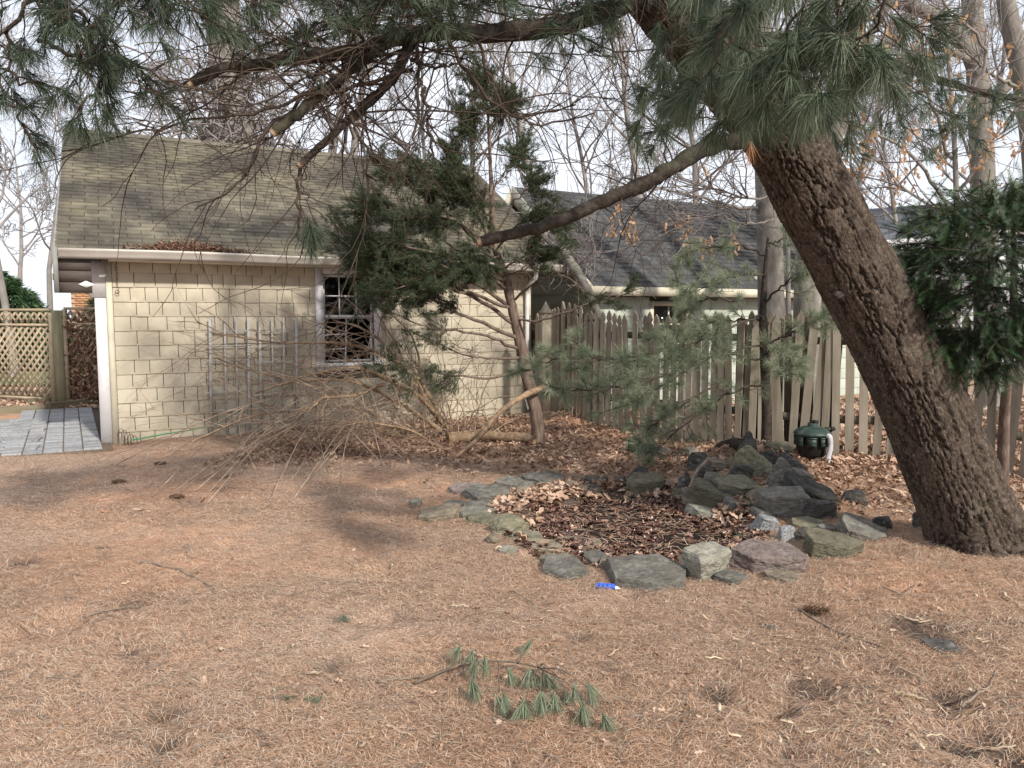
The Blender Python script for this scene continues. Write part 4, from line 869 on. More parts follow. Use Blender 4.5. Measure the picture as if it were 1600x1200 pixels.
# cx, bottom, width, height in the photograph's pixels, depth/width, kind, material, yaw, tilt x, tilt y, label
ROCKS = [
 (1018, 924, 132, 46, .75, 'slab', BL, .05, .16, .0, 'widest blue grey slab at the front of the pond rim beside the blue foam roller'),
 (1108, 912, 62, 54, .8, 'cube', LT, .5, .1, -.1, 'pale grey green boulder between the widest slab and the purple layered stone'),
 (1211, 902, 134, 52, .6, 'slab', PU, -.03, .1, .06, 'long purple grey layered stone on the front pond rim'),
 (1147, 915, 54, 22, .8, 'slab', BL, .2, .12, .05, 'flat grey slab lying in front of the gap between boulder and purple stone'),
 (1160, 890, 42, 22, .8, 'block', GR, .1, .1, 0, 'small mossy wedge stone under the left end of the purple stone'),
 (1232, 912, 58, 16, .8, 'slab', BR, 0, .05, .05, 'thin brown slab half buried below the purple layered stone'),
 (1308, 874, 90, 42, .75, 'slab', GR, -.2, .1, .14, 'long rounded olive green stone right of the purple layered stone'),
 (1268, 832, 58, 20, .8, 'slab', GR, .1, .2, 0, 'flat pale green slab bridging above the long olive stone'),
 (1199, 836, 46, 30, .7, 'block', GN, -.5, .1, .3, 'speckled white and black granite stone'),
 (1231, 850, 34, 26, .7, 'block', GN, .3, 0, .1, 'small dark granite stone beside the speckled granite'),
 (1252, 848, 26, 24, .8, 'block', DK, 0, 0, 0, 'small dark stone wedged under the flat pale green slab'),
 (1354, 848, 72, 34, .8, 'slab', BL, -.5, .3, .35, 'tilted grey flagstone alone on the needles right of the pond'),
 (1383, 832, 44, 24, .7, 'block', DK, .4, .2, 0, 'dark slate wedge behind the tilted grey flagstone'),
 (1456, 830, 42, 26, .8, 'block', DK, .1, .1, 0, 'dark squared slate against the foot of the leaning pine'),
 (1337, 793, 50, 24, .7, 'block', DK, .2, .1, -.15, 'black broken slate lying alone on the dead leaves'),
 (1449, 791, 30, 18, .8, 'block', DK, .4, 0, 0, 'small dark slate half hidden behind the pine trunk'),
 (1172, 727, 44, 46, .8, 'peak', DK, .3, 0, 0, 'dark peaked rock on the very top of the rock pile'),
 (1185, 747, 66, 46, .7, 'peak', GR, .1, -.1, 0, 'green faced pyramid shaped rock crowning the pile'),
 (1240, 741, 56, 26, .8, 'block', DK, .4, .1, .45, 'dark sloping rock behind the pile toward the grey hose'),
 (1226, 770, 50, 46, .6, 'peak', BL, .2, 0, .1, 'grey triangular rock standing right of the green faced pyramid rock'),
 (1269, 789, 72, 34, .6, 'slab', DK, -.3, .25, .42, 'long dark slab sloping down the right side of the pile'),
 (1229, 812, 70, 38, .7, 'cube', BL, .1, .1, 0, 'broad grey rock low on the right of the pile'),
 (1273, 813, 62, 32, .7, 'block', DK, -.1, .1, .1, 'dark rock with a pale vein at the lower right of the pile'),
 (1153, 782, 66, 34, .7, 'slab', GR, .3, .45, .1, 'tilted olive slab in the middle of the pile'),
 (1187, 785, 42, 24, .7, 'slab', BR, .6, .3, -.4, 'thin brown slab leaning beside the tilted olive slab'),
 (1113, 799, 60, 36, .7, 'cube', GR, -.4, .1, .4, 'dark green angular rock facing the pond at the lower left of the pile'),
 (1155, 797, 38, 20, .7, 'slab', LT, .1, .3, .2, 'small pale flat stone below the tilted olive slab'),
 (1117, 767, 32, 26, .7, 'block', LT, .3, .2, .2, 'light blue grey squarish stone on the left shoulder of the pile'),
 (1071, 772, 34, 32, .8, 'peak', DK, .4, 0, 0, 'black pointed rock at the far left of the pile behind the propped stick'),
 (1097, 733, 38, 22, .8, 'block', DK, .1, .1, .1, 'dark flat topped rock behind the stick on the pile'),
 (1132, 733, 48, 20, .8, 'slab', BR, -.2, .1, .1, 'brown slab between the dark flat topped rock and the peak'),
 (1104, 752, 36, 24, .8, 'block', DK, .5, .1, .3, 'grey black rock leaning under the brown slab'),
 (1064, 783, 22, 16, .9, 'round', GR, 0, 0, 0, 'little yellow green stone at the water edge under the propped stick'),
 (1226, 735, 40, 18, .8, 'slab', BR, .2, .1, .2, 'thin reddish slab lodged beneath the dark sloping rock'),
 (1140, 768, 28, 18, .8, 'block', BL, .7, .2, 0, 'small grey filler rock under the green faced pyramid rock'),
 (1205, 750, 26, 18, .8, 'block', BR, .2, 0, 0, 'small brown filler rock right under the green faced pyramid rock'),
 (1008, 779, 66, 36, .7, 'slab', GR, .05, .12, .02, 'big two layered grey green stone on the back rim of the pond'),
 (1003, 757, 42, 26, .8, 'peak', DK, .3, 0, 0, 'black slate standing behind the two layered stone'),
 (1033, 721, 30, 22, .8, 'block', DK, .3, 0, 0, 'dark stone with a green tuft over it among the leaves'),
 (1081, 716, 22, 16, .8, 'block', LT, .3, 0, 0, 'small pale green stone near the fence among the leaves'),
 (1222, 708, 40, 18, .8, 'slab', GR, .1, .3, 0, 'mossy flat stone behind the thin pine stem by the fence'),
 (854, 761, 54, 22, .7, 'slab', BL, .05, .16, 0, 'blue grey cap slab on the back left rim of the pond'),
 (862, 770, 38, 14, .8, 'slab', BR, .1, .1, 0, 'thin brown slab under the blue grey cap slab'),
 (806, 764, 46, 15, .8, 'slab', BL, -.1, .1, 0, 'thin grey slab left of the blue grey cap slab'),
 (824, 776, 30, 13, .8, 'slab', BR, .2, .1, 0, 'low brown slab below the thin grey slab at the back rim'),
 (890, 765, 20, 13, .8, 'block', BR, .2, 0, 0, 'small brown stone right of the blue grey cap slab'),
 (932, 757, 32, 12, .8, 'slab', BL, .1, .1, 0, 'small thin slab in the middle of the back pond rim'),
 (969, 757, 22, 12, .8, 'block', BL, .3, 0, 0, 'small blue stone left of the black standing slate'),
 (912, 769, 20, 10, .9, 'slab', BR, 0, .1, 0, 'tiny flat stone below the middle of the back rim'),
 (929, 776, 26, 17, .8, 'block', DK, .3, 0, 0, 'dark squared stone inside the back rim of the pond'),
 (728, 774, 52, 15, .9, 'slab', PU, .1, .08, 0, 'purple grey flagstone at the far left corner of the pond rim'),
 (760, 784, 60, 24, .8, 'slab', BL, .4, .15, 0, 'dark grey flagstone lapping over the purple grey flagstone'),
 (747, 801, 44, 15, .8, 'slab', BL, .3, .1, 0, 'narrow grey slab on the left rim of the pond'),
 (742, 812, 50, 18, .8, 'slab', LT, -.1, .1, 0, 'pale weathered slab below the narrow grey slab on the left rim'),
 (687, 816, 66, 22, .6, 'slab', BR, .35, .1, -.15, 'long olive brown slab sticking out to the left of the pond'),
 (708, 797, 28, 13, .8, 'slab', BL, .3, .1, 0, 'small slab behind the long olive brown slab'),
 (755, 822, 44, 15, .8, 'slab', GR, -.1, .1, 0, 'flat green stone left of the big rounded green stone'),
 (783, 824, 40, 18, .8, 'slab', GR, .1, .1, 0, 'green slab behind the big rounded green stone'),
 (795, 843, 52, 32, .7, 'round', GR, .25, 0, -.15, 'big rounded yellow green stone on the left pond rim'),
 (819, 851, 46, 18, .8, 'slab', GR, .2, .1, 0, 'long low green stone right of the rounded green stone'),
 (848, 850, 22, 15, .8, 'block', GR, .2, 0, 0, 'small green end stone of the left pond rim'),
 (770, 850, 18, 13, .9, 'round', BR, 0, 0, 0, 'little brown cobble at the foot of the rounded green stone'),
 (793, 867, 26, 9, .9, 'slab', LT, .1, 0, 0, 'flat chip of pale stone sunk in the needles beside a pale ring'),
 (853, 865, 46, 16, .8, 'slab', BR, .2, .1, 0, 'thin pale brown slab in the front left gap of the rim'),
 (908, 869, 66, 22, .8, 'slab', BR, -.15, .12, 0, 'long brown grey slab at the front left of the pond'),
 (868, 881, 40, 13, .8, 'slab', GR, .2, .1, 0, 'small mossy slab behind the flat blue flagstone'),
 (884, 908, 68, 28, .9, 'slab', BL, .25, .22, 0, 'flat blue flagstone left of the blue foam roller'),
 (930, 886, 42, 20, .8, 'slab', BL, .4, .2, .1, 'grey slab overlapping the flat blue flagstone'),
 (952, 893, 30, 18, .8, 'slab', BR, .5, .1, .2, 'brown layered stone tucked behind the widest slab'),
 (648, 794, 17, 14, 1, 'round', LT, 0, 0, 0, 'round pale cobble alone near the brush pile'),
 (792, 690, 76, 9, .8, 'slab', BL, 0, 0, 0, 'flat flagstone on the ground under the sawn log'),
 (1482, 1021, 54, 26, .9, 'slab', DK, .1, .03, 0, 'thin piece of black slate lying on the needles in the foreground'),
 (1199, 985, 30, 10, .9, 'slab', DK, -.4, .0, 0, 'narrow black slate chip on the needles beside twigs'),
 (1110, 812, 58, 20, .5, 'slab', LT, -.35, .1, .2, 'pale smooth slab edge at the waterline below the dark green rock'),
]
ROCKS += [
 (1160, 757, 40, 28, .8, 'block', DK, .4, .2, .1, 'dark filler rock between the brown slab and the green faced pyramid rock'),
 (1215, 791, 46, 26, .8, 'block', DK, .2, .1, .2, 'dark rock filling the gap above the broad grey rock'),
 (1132, 790, 40, 24, .8, 'block', DK, -.2, .2, .1, 'dark stone under the tilted olive slab facing the pond'),
 (1090, 786, 40, 24, .8, 'slab', BL, .2, .2, .2, 'grey slab tucked behind the propped sticks'),
 (1255, 762, 40, 26, .8, 'block', BL, .2, .2, .3, 'grey rock between the triangular rock and the long dark slab'),
 (1196, 815, 40, 20, .8, 'slab', DK, .2, .2, .3, 'low dark slab above the speckled granite'),
 (1205, 730, 36, 24, .8, 'block', DK, .5, .2, .3, 'dark shoulder rock right behind the green faced pyramid rock'),
 (1296, 834, 30, 14, .8, 'slab', BL, .1, .1, 0, 'small grey stone behind the long olive stone'),
]
for k, (cx, pb, pw_, ph, dr, kind, mt, yaw, tx, ty, lab) in enumerate(ROCKS):
    if 1040 < cx < 1310 and 700 < pb < 820: pw_ *= 1.12; ph *= 1.12; pb += 2
    if mt == LT and k in (26, 27): mt = BL
    if cx < 960 and pb > 740 and kind == 'slab': pw_ *= 1.22; ph *= 1.1
    q = G(cx, pb - ph * .12); s = q[1] / FPX; w = pw_ * s * 1.16; h = ph * s * (1.0 if kind == 'slab' else 1.12); d = max(w * dr, h * .8)
    if kind == 'slab':                                    # what shows as height is mostly the foreshortened top
        see = math.sin(math.atan2(CAM_H, q[1])); d = w * dr; hh = max(.03, (ph * s - d * see * .55)); h = min(hh, ph * s * .95)
        if ph < 30: h = max(.03, min(h, .075))
        if mt == DK and pb > 950: h = .014
    me = rock_mesh(100 + k * 7, w, d, h, kind); me.materials.append(M[mt])
    o = bpy.data.objects.new('rock', me); o.location = (q[0], q[1] + d * .32, q[2] + h * (.33 if kind != 'peak' else .40)); o.rotation_euler = (tx * .6 + .02, -ty * .8 if False else ty * .8, yaw)
    link(o, label=lab, cat='rock', group='pond stones')

# ------------------------------------------------------------------ pond filter, lamp, foam roller, small things
q = G0(1268, 719); s = q[1] / FPX
ft = empty('pond_filter', tuple(q + (0, 0, .01)), .15, label='green and black pond filter tank with a grey hose standing by the fence', cat='pond filter'); ft.scale = (.95, .95, 1.02); ft.location.z += .04
def lathe(mb, prof, n=24, ph=0., sx=1, sy=1, mi=0):
    m = len(prof); a = np.arange(n) * 2 * math.pi / n + ph
    v = np.array([(r_ * math.cos(t) * sx, r_ * math.sin(t) * sy, z) for r_, z in prof for t in a])
    f = [(k * n + j, k * n + (j + 1) % n, (k + 1) * n + (j + 1) % n, (k + 1) * n + j) for k in range(m - 1) for j in range(n)]
    b0 = mb.add(v, f, mi=mi); mb.ngon.append(([b0 + j for j in range(n)][::-1], mi)); mb.ngon.append(([b0 + (m - 1) * n + j for j in range(n)], mi))
b = MB(); lathe(b, [(.135, 0), (.150, .02), (.160, .20), (.165, .21)], 28); build('tank', b, M['black_plastic'], ft, smooth=False)
b = MB(); lathe(b, [(.185, .215), (.205, .225), (.207, .243), (.19, .258), (.16, .285), (.11, .304), (.055, .312), (.0551, .345)], 16, .2); build('lid', b, M['green_plastic'], ft)
for k in range(8):
    t = k * math.pi / 4 + .25; b = MB(); b.box(-.048, .048, -.018, .018, .115, .205); b.box(-.054, .054, -.022, .024, .196, .212); b.box(-.042, .042, -.021, -.017, .13, .14)
    build('clamp', b, M['green_plastic'], ft, (.176 * math.cos(t), .176 * math.sin(t), 0), (0, 0, t + math.pi / 2))
b = MB(); lathe(b, [(.036, .345), (.036, .372), (.030, .374)], 14); build('cap', b, M['black_plastic'], ft, (.03, 0, 0))
b = MB(); b.tube([(.16, .02, .27), (.235, .03, .272)], .024, 12); b.tube([(.235, .03, .272), (.25, .032, .272)], .030, 12); b.tube([(.25, .032, .272), (.29, .04, .272)], .020, 12); build('outlet', b, M['black_plastic'], ft)
b = MB(); pth = curve([(.07, -.19, .235), (.085, -.215, .22), (.09, -.225, .12), (.06, -.24, .02), (.02, -.29, -.05), (-.02, -.36, -.08)], 26)
b.tube(pth, .027 + .0022 * (np.arange(len(pth)) % 2), 12); build('hose', b, M['grey_hose'], ft, smooth=True)
q = G(991, 712); ft = empty('garden_lamp', tuple(q - (0, 0, .01)), -.5, label='small green box shaped garden lamp standing in the dead leaves', cat='garden lamp')
b = MB(); b.box(-.075, .075, -.03, .05, .02, .19); build('housing', b, M['green_metal'], ft)
b = MB(); b.box(-.07, .07, .052, .075, 0, .185); b.box(-.02, .02, -.03, .03, -.05, .02); build('bracket', b, M['black_plastic'], ft)
b = MB(); b.box(-.082, .082, -.045, -.031, .012, .03); b.box(-.082, .082, -.045, -.031, .18, .198); b.box(-.082, -.066, -.045, -.031, .03, .18); b.box(.066, .082, -.045, -.031, .03, .18); build('bezel', b, M['green_metal'], ft)
b = MB(); b.box(-.065, .065, -.038, -.032, .031, .179); build('lens', b, M['glass'], ft)
q = G(949, 920); ft = empty('foam_roller', tuple(q + (0, 0, .013)), -.22, label='bright blue foam roller with a white plastic tip on the needles', cat='foam roller')
xs = np.linspace(-.062, .045, 24); b = MB(); rr_ = .0175 + .0022 * np.sin(xs * 260) + .001 * np.random.default_rng(1).normal(0, 1, 24); rr_[0] *= .7; b.tube(np.stack([xs, 0 * xs, 0 * xs], 1), rr_, 18); build('sleeve', b, M['blue_foam'], ft, smooth=True)
b = MB(); b.tube([(.045, 0, -.004), (.058, 0, -.005), (.066, 0, -.007), (.076, 0, -.008)], [.009, .009, .005, .002], 10); build('tip', b, M['white_plastic'], ft, smooth=True)
q = G(779, 862); b = MB(); a = np.linspace(0, 2 * math.pi, 15); b.tube([(.022 * math.cos(t), .004 * math.sin(2 * t), .018 + .018 * math.sin(t)) for t in a], .006, 6, cap=False)
build('pale_ring', b, M['chip'], None, tuple(q), (0, 0, .4), label='small pale tan ring standing in the needles left of the pond', cat='ring', smooth=True)

# stick propped on the pile
b = MB(); p0, p1, p2 = G(1076, 797) + (0, 0, .0), P(1084, 745, 6.45), P(1107, 716, 6.75); b.tube(curve([p0, p1, p2], 14), np.linspace(.017, .012, 14)[:len(curve([p0, p1, p2], 14))] if False else .014, 7)
b.tube(curve([G(1072, 800), P(1080, 770, 6.3), P(1088, 742, 6.5)], 10), .012, 6)
build('propped_stick', b, M['stick'], label='pair of old grey sticks propped against the left of the rock pile', cat='stick')
b = MB(); b.tube(curve([G(1128, 702) + (0, 0, .04), G(1150, 703) + (0, 0, .06), G(1164, 706) + (0, 0, .05)], 8), .055, 9); build('rotten_log', b, M['limb_bark'], label='short rotten dark log behind the rock pile along the fence', cat='log')

# ------------------------------------------------------------------ brush pile, felled limbs and bare shrub
rng = np.random.default_rng(41)
bp_ = empty('brush_pile', tuple(G(560, 705)), 0, label='tangled pile of bare brush and cut branches against the shed', cat='brush pile')
bl = np.array(bp_.location)
def limb(name, pts, r0, r1, m, parent, n=26, sides=8, off=bl, **kw):
    c = curve([np.asarray(p) - off for p in pts], n); c = c + np.random.default_rng(len(pts) + int(r0 * 1e4)).normal(0, r0 * .18, c.shape); b = MB(); rr = np.linspace(r0, r1, len(c)) * (1 + .12 * np.sin(np.arange(len(c)) * 1.9)); b.tube(c, rr, sides)
    return build(name, b, m, parent, smooth=True, **kw), c
OW = M['orange_wood']
_, m1 = limb('limb', [P(700, 668, 9.6), P(655, 620, 9.5), P(600, 590, 9.3), P(552, 575, 9.1), P(470, 590, 8.9), P(400, 615, 8.8)], .034, .010, OW, bp_)
_, m2 = limb('limb', [P(690, 672, 9.5), P(640, 640, 9.3), P(590, 612, 9.2), P(540, 595, 9.0), P(430, 590, 8.9), P(340, 560, 8.9)], .030, .008, OW, bp_)
_, m3 = limb('limb', [P(625, 568, 9.4), P(580, 548, 9.3), P(530, 536, 9.2), P(440, 536, 9.1), P(330, 520, 9.0)], .024, .007, OW, bp_)
_, m4 = limb('limb', [P(600, 600, 9.0), P(555, 618, 8.9), P(505, 622, 8.8), P(478, 640, 8.7), P(400, 648, 8.7), P(300, 690, 8.6)], .022, .008, OW, bp_)
_, m5 = limb('limb', [P(740, 706, 8.9), P(690, 700, 8.8), P(640, 672, 8.8), P(560, 660, 8.7), P(500, 672, 8.6)], .020, .007, OW, bp_)
_, m6 = limb('limb', [P(690, 655, 9.7), P(660, 600, 9.6), P(632, 575, 9.6), P(580, 520, 9.5), P(520, 500, 9.4)], .028, .008, OW, bp_)
tw = MB(); mains = [m1, m2, m3, m4, m5, m6]
for k in range(125):                                           # twigs leaving the felled limbs, mostly sweeping to the left
    c = mains[rng.integers(0, 6)]; i_ = rng.integers(4, len(c) - 1); T = norm(c[i_] - c[i_ - 1])
    d = norm(T * rng.uniform(.4, 1.1) + rng.normal(0, .45, 3) * (1, .5, 1) + (0, 0, rng.normal(.0, .25)))
    L = rng.uniform(.35, 1.5); q = grow(rng, c[i_], d, L, 9, .11, rng.uniform(-.10, .03)); q[:, 2] = np.maximum(q[:, 2], .01 - bl[2] + .02 * rng.random())
    r0 = rng.uniform(.0035, .008); tw.tube(q, np.linspace(r0, .0018, len(q)), 4, cap=False)
    for j in range(rng.integers(1, 5)):
        i2 = rng.integers(2, 9); q2 = grow(rng, q[i2], norm(q[i2] - q[i2 - 1]) + rng.normal(0, .5, 3), L * .4, 5, .2, .0); tw.tube(q2, np.linspace(r0 * .5, .0014, len(q2)), 3, cap=False)
build('twigs', tw, M['brush_twig'], bp_, kind='stuff')
tw = MB()
for k in range(330):                                           # dense grey heap of fine twigs in the middle
    px = rng.normal(540, 62); py = 705 - abs(rng.normal(0, 40)); Yd = rng.normal(8.9, .22); p = P(px, py, Yd) - bl
    if p[2] + bl[2] < .02: p[2] = .03 - bl[2]
    d = norm(np.array((rng.normal(.1, 1), rng.normal(0, .4), rng.normal(.1, .7)))); q = grow(rng, p, d, rng.uniform(.3, .95), 9, .26, -.05); q[:, 2] = np.maximum(q[:, 2], .015 - bl[2])
    tw.tube(q, rng.uniform(.0016, .0034), 3, cap=False)
build('twigs', tw, M['brush_twig'], bp_, kind='stuff')
tw = MB()
for k in range(42):                                           # long pale canes spilling over the ground towards the camera
    px = rng.uniform(360, 640); p = P(px, rng.uniform(600, 665), rng.uniform(8.5, 9.0)); e = G(px - rng.uniform(60, 330), rng.uniform(690, 790)) if rng.random() < .75 else G(px + rng.uniform(0, 200), rng.uniform(720, 775))
    mid = (p + e) / 2 + (rng.normal(0, .1), 0, rng.uniform(.0, .22)); q = curve([p, mid, e + (0, 0, .015)], 12) - bl; tw.tube(q, np.linspace(.0018, rng.uniform(.003, .0062), len(q)), 4, cap=False)
build('canes', tw, M['brush_twig'], bp_, kind='stuff')
tw = MB()
for k in range(70):                                           # arching stems against the wall and window
    px = rng.uniform(300, 640); p = P(px, rng.uniform(560, 690), rng.uniform(8.9, 9.4)); q = grow(rng, p, (rng.normal(-.2, .9), rng.normal(0, .25), rng.uniform(.2, 1.2)), rng.uniform(.4, 1.35), 12, .10, -.09) - bl
    tw.tube(q, np.linspace(rng.uniform(.003, .005), .0015, len(q)), 3, cap=False)
build('arching_stems', tw, M['brush_twig'], bp_, kind='stuff')
# the cut shrub beside it
sr = empty('cut_shrub', tuple(G(700, 672)), 0, label='pruned orange barked shrub with stubby cut stems and thin suckers below the cedar', cat='shrub'); so = np.array(sr.location)
limb('stem', [G(712, 676), P(680, 650, 9.75), P(655, 605, 9.8), P(638, 600, 9.8)], .036, .026, OW, sr, 14, off=so)
limb('stem', [P(660, 625, 9.8), P(652, 590, 9.85), P(655, 560, 9.85), P(640, 520, 9.8), P(610, 490, 9.8)], .022, .008, OW, sr, 16, off=so)
limb('stem', [P(655, 575, 9.85), P(630, 565, 9.8), P(620, 540, 9.8), P(575, 470, 9.7), P(540, 430, 9.7)], .016, .006, OW, sr, 16, off=so)
tw = MB()
for k in range(75):
    p = P(rng.uniform(600, 790), rng.uniform(655, 690), rng.uniform(9.2, 10.0)); q = grow(rng, p, (rng.normal(0, .5), rng.normal(0, .2), 1), rng.uniform(.4, 1.5), 14, .16, rng.uniform(-.12, 0)) - so; tw.tube(q, np.linspace(rng.uniform(.003, .009), .0018, len(q)), 4, cap=False)
build('suckers', tw, M['brush_twig'], sr, kind='stuff')
z_ = np.zeros(3)
limb('leaning_pole', [G(662, 757) + (0, 0, .01), P(700, 722, 8.1), P(742, 690, 8.5), P(775, 650, 8.8), P(812, 622, 9.0), P(852, 604, 9.2)], .014, .040, OW, None, 20, off=z_, label='long crooked orange branch leaning from the needles up to the cedar trunk', cat='branch')
limb('sawn_log', [G(700, 694) + (0, 0, .07), G(750, 690) + (0, 0, .07), G(837, 694) + (0, 0, .06)], .075, .055, OW, None, 14, 12, off=z_, label='smooth sawn orange log lying behind the leaning branch', cat='log')
b = MB(); 
for k in range(9):
    q = grow(rng, G(905 + rng.normal(0, 14), 655), (rng.normal(.1, .5), 0, 1), rng.uniform(1.0, 1.9), 12, .07, -.05); b.tube(q, np.linspace(.006, .002, len(q)), 4, cap=False)
build('dry_canes', b, M['brush_twig'], label='thin pale canes arching in front of the close boarded fence', cat='plant')
limb('leaning_vine', [P(948, 640, 10.95), P(944, 540, 11.2), P(938, 505, 11.4), P(915, 445, 11.5), P(885, 400, 11.8), P(860, 365, 12.2)], .05, .075, M['grey_bark'], None, 20, 9, off=z_, label='thick old vine stem leaning along the cream rake board', cat='vine')
tw = MB()
for k in range(130):
    p = P(rng.uniform(860, 930), rng.uniform(380, 450), 11.9); q = grow(rng, p, (rng.normal(-.3, .6), rng.normal(0, .3), rng.normal(.7, .4)), rng.uniform(.3, 1.3), 8, .2, .02); tw.tube(q, rng.uniform(.003, .008), 3, cap=False)
build('vine_tangle', tw, M['far_twig'], label='tangle of bare vine twigs over the left end of the dark roof', kind='stuff')

# ------------------------------------------------------------------ leaning white pine
rng = np.random.default_rng(51)
base = G(1545, 880)
tc_px = [(1572, 930, 5.02, .37), (1545, 880, 5.0, .335), (1512, 800, 5.0, .285), (1440, 630, 4.98, .262), (1345, 440, 4.95, .247), (1262, 290, 4.9, .235), (1215, 205, 4.85, .222), (1150, 130, 4.8, .21), (1070, 40, 4.7, .19), (985, -60, 4.6, .17), (900, -220, 4.4, .145), (860, -420, 4.3, .11), (840, -700, 4.3, .05)]
tp_pts = curve([P(a, b_, c) for a, b_, c, d in tc_px], 760); tp_r = np.interp(np.linspace(0, 1, len(tp_pts)), np.linspace(0, 1, len(tc_px)), [d for *_, d in tc_px])
pine = empty('leaning_pine', tuple(base), 0, label='big leaning pine with deeply furrowed bark reaching over the pond', cat='tree'); po = np.array(pine.location)
nt = 236; m_ = len(tp_pts); T = norm(np.gradient(tp_pts, axis=0)); U = norm(np.cross(T, (0, 1., 0))); V = np.cross(T, U)
th = np.arange(nt) * 2 * math.pi / nt; sarc = np.concatenate([[0], np.cumsum(np.linalg.norm(np.diff(tp_pts, axis=0), axis=1))])
TH2, S2 = np.meshgrid(th, sarc); Rr = tp_r[:, None] * np.ones(nt)
cyl = np.stack([np.cos(TH2) * .25, np.sin(TH2) * .25, S2], -1).reshape(-1, 3)
wob = .028 * np.stack([vnoise(cyl * 9 + 3, 1), vnoise(cyl * 9 + 40, 2), vnoise(cyl * 9 + 80, 3)], 1) + .012 * np.stack([vnoise(cyl * 30, 4), vnoise(cyl * 30 + 9, 5), 0 * cyl[:, 0]], 1)
wa = np.stack([vnoise(cyl * (14, 14, 8) + 3, 1), vnoise(cyl * (14, 14, 8) + 40, 2), vnoise(cyl * (14, 14, 8) + 80, 3)], 1)
u1 = cyl * np.array((37, 37, 2.7)) + wa * .5; f1 = vnoise(u1, 3) + .26 * vnoise(u1 * 2.2 + 7, 4) + .24 * vnoise(cyl * (80, 80, 34), 14)
u2 = cyl * np.array((20, 20, 13.)) + wa * .5; f2 = vnoise(u2 + 50, 9) + .4 * vnoise(u2 * 2.2 + 3, 5)
c1 = np.clip(np.abs(f1) / .15, 0, 1) ** .8; c2 = np.clip(np.abs(f2) / .11, 0, 1)
rough_ = vnoise(cyl * (95, 95, 55), 6) * .6 + vnoise(cyl * (150, 150, 120), 7) * .4
crack = np.clip(c1 * (.6 + .4 * c2) * (.86 + .3 * rough_), 0, 1)
disp = .027 * (c1 - 1) + .006 * (c2 - 1) * c1 + .0060 * rough_ + .003 * fbm(cyl * (38, 38, 14), 3, 6) + .014 * fbm(cyl * 5, 2, 16)
flare = np.exp(-np.clip(S2 - .12, 0, 9) / .27).reshape(-1) * (.06 + .06 * np.cos(TH2.reshape(-1) * 5 + .7))
rr2 = Rr.reshape(-1) + disp + flare
pt = np.repeat(tp_pts, nt, 0) + (np.cos(TH2)[..., None] * U[:, None] + np.sin(TH2)[..., None] * V[:, None]).reshape(-1, 3) * rr2[:, None]
ii = np.arange(m_ - 1)[:, None] * nt; jj = np.arange(nt)[None]; j2 = (jj + 1) % nt
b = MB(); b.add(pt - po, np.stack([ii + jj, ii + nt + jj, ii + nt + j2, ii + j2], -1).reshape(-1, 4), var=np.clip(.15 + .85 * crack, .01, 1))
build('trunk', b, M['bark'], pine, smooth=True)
# knot scar on the trunk
kp = P(1309, 462, 4.70); b = MB(); bmm = bmesh.new(); bmesh.ops.create_icosphere(bmm, subdivisions=2, radius=.035); cc = np.array([v.co for v in bmm.verts]); cc = cc * (1 + .35 * fbm(cc * 40, 2, 3)[:, None]) * (1, .8, .8)
for v, c in zip(bmm.verts, cc): v.co = c
me = bpy.data.meshes.new('knot'); bmm.to_mesh(me); bmm.free(); me.materials.append(M['limb_bark']); o = bpy.data.objects.new('knot', me); o.location = kp - po; link(o, pine)
def plimb(pxs, r0, r1, n=44, cut=True, sides=12):
    c = curve([P(*q) for q in pxs], n); k = len(c); rr = np.linspace(r0, r1, k) * (1 + .05 * np.random.default_rng(int(r0 * 1e5)).normal(0, 1, k))
    c = c + np.random.default_rng(int(r1 * 1e5)).normal(0, r1 * .12, c.shape)
    b = MB(); T_ = norm(np.gradient(c, axis=0)); b.tube(c - po, rr, sides, cap=False)
    v = np.concatenate(b.v); f = fbm((v + po) * 28, 3, 5); v2 = v + (v - np.repeat(c - po, sides, 0)) * (f * .25)[:, None]; b.v = [v2]
    o = build('limb', b, M['limb_bark'], pine, smooth=True)
    if cut:
        e = MB(); e.tube([c[-1] - po - T_[-1] * .01, c[-1] - po + T_[-1] * .022], [rr[-1] * .97, rr[-1] * .72], 9); build('cut_end', e, M['cut_wood'], o)
    return c
PL = {}
PL['A'] = plimb([(1165, 215, 4.75), (1100, 232, 4.6), (1040, 268, 4.5), (1000, 290, 4.45), (940, 315, 4.4), (880, 343, 4.35), (815, 362, 4.3), (752, 377, 4.25)], .052, .029)
PL['B'] = plimb([(1010, -10, 4.6), (940, 20, 4.5), (860, 42, 4.4), (760, 52, 4.3), (680, 50, 4.2), (610, 62, 4.15), (550, 82, 4.1), (480, 88, 4.05), (400, 102, 4.0), (345, 108, 3.95), (300, 130, 3.9)], .062, .022)
PL['C'] = plimb([(618, 58, 4.15), (570, 90, 4.1), (525, 128, 4.0), (475, 170, 3.95), (431, 204, 3.9)], .034, .024)
PL['D'] = plimb([(655, 50, 4.2), (632, 85, 4.2), (612, 125, 4.15), (570, 165, 4.1), (520, 210, 4.0), (471, 256, 3.9)], .034, .017)
PL['E'] = plimb([(1000, -40, 4.6), (900, -110, 4.2), (700, -150, 3.9), (450, -140, 3.7), (200, -90, 3.6), (60, -60, 3.6), (-80, -30, 3.6)], .08, .03, cut=False)
PL['F'] = plimb([(960, -100, 4.6), (1060, -190, 3.9), (1160, -230, 3.2), (1240, -200, 2.7), (1330, -140, 2.4), (1420, -80, 2.2)], .07, .022, cut=False)
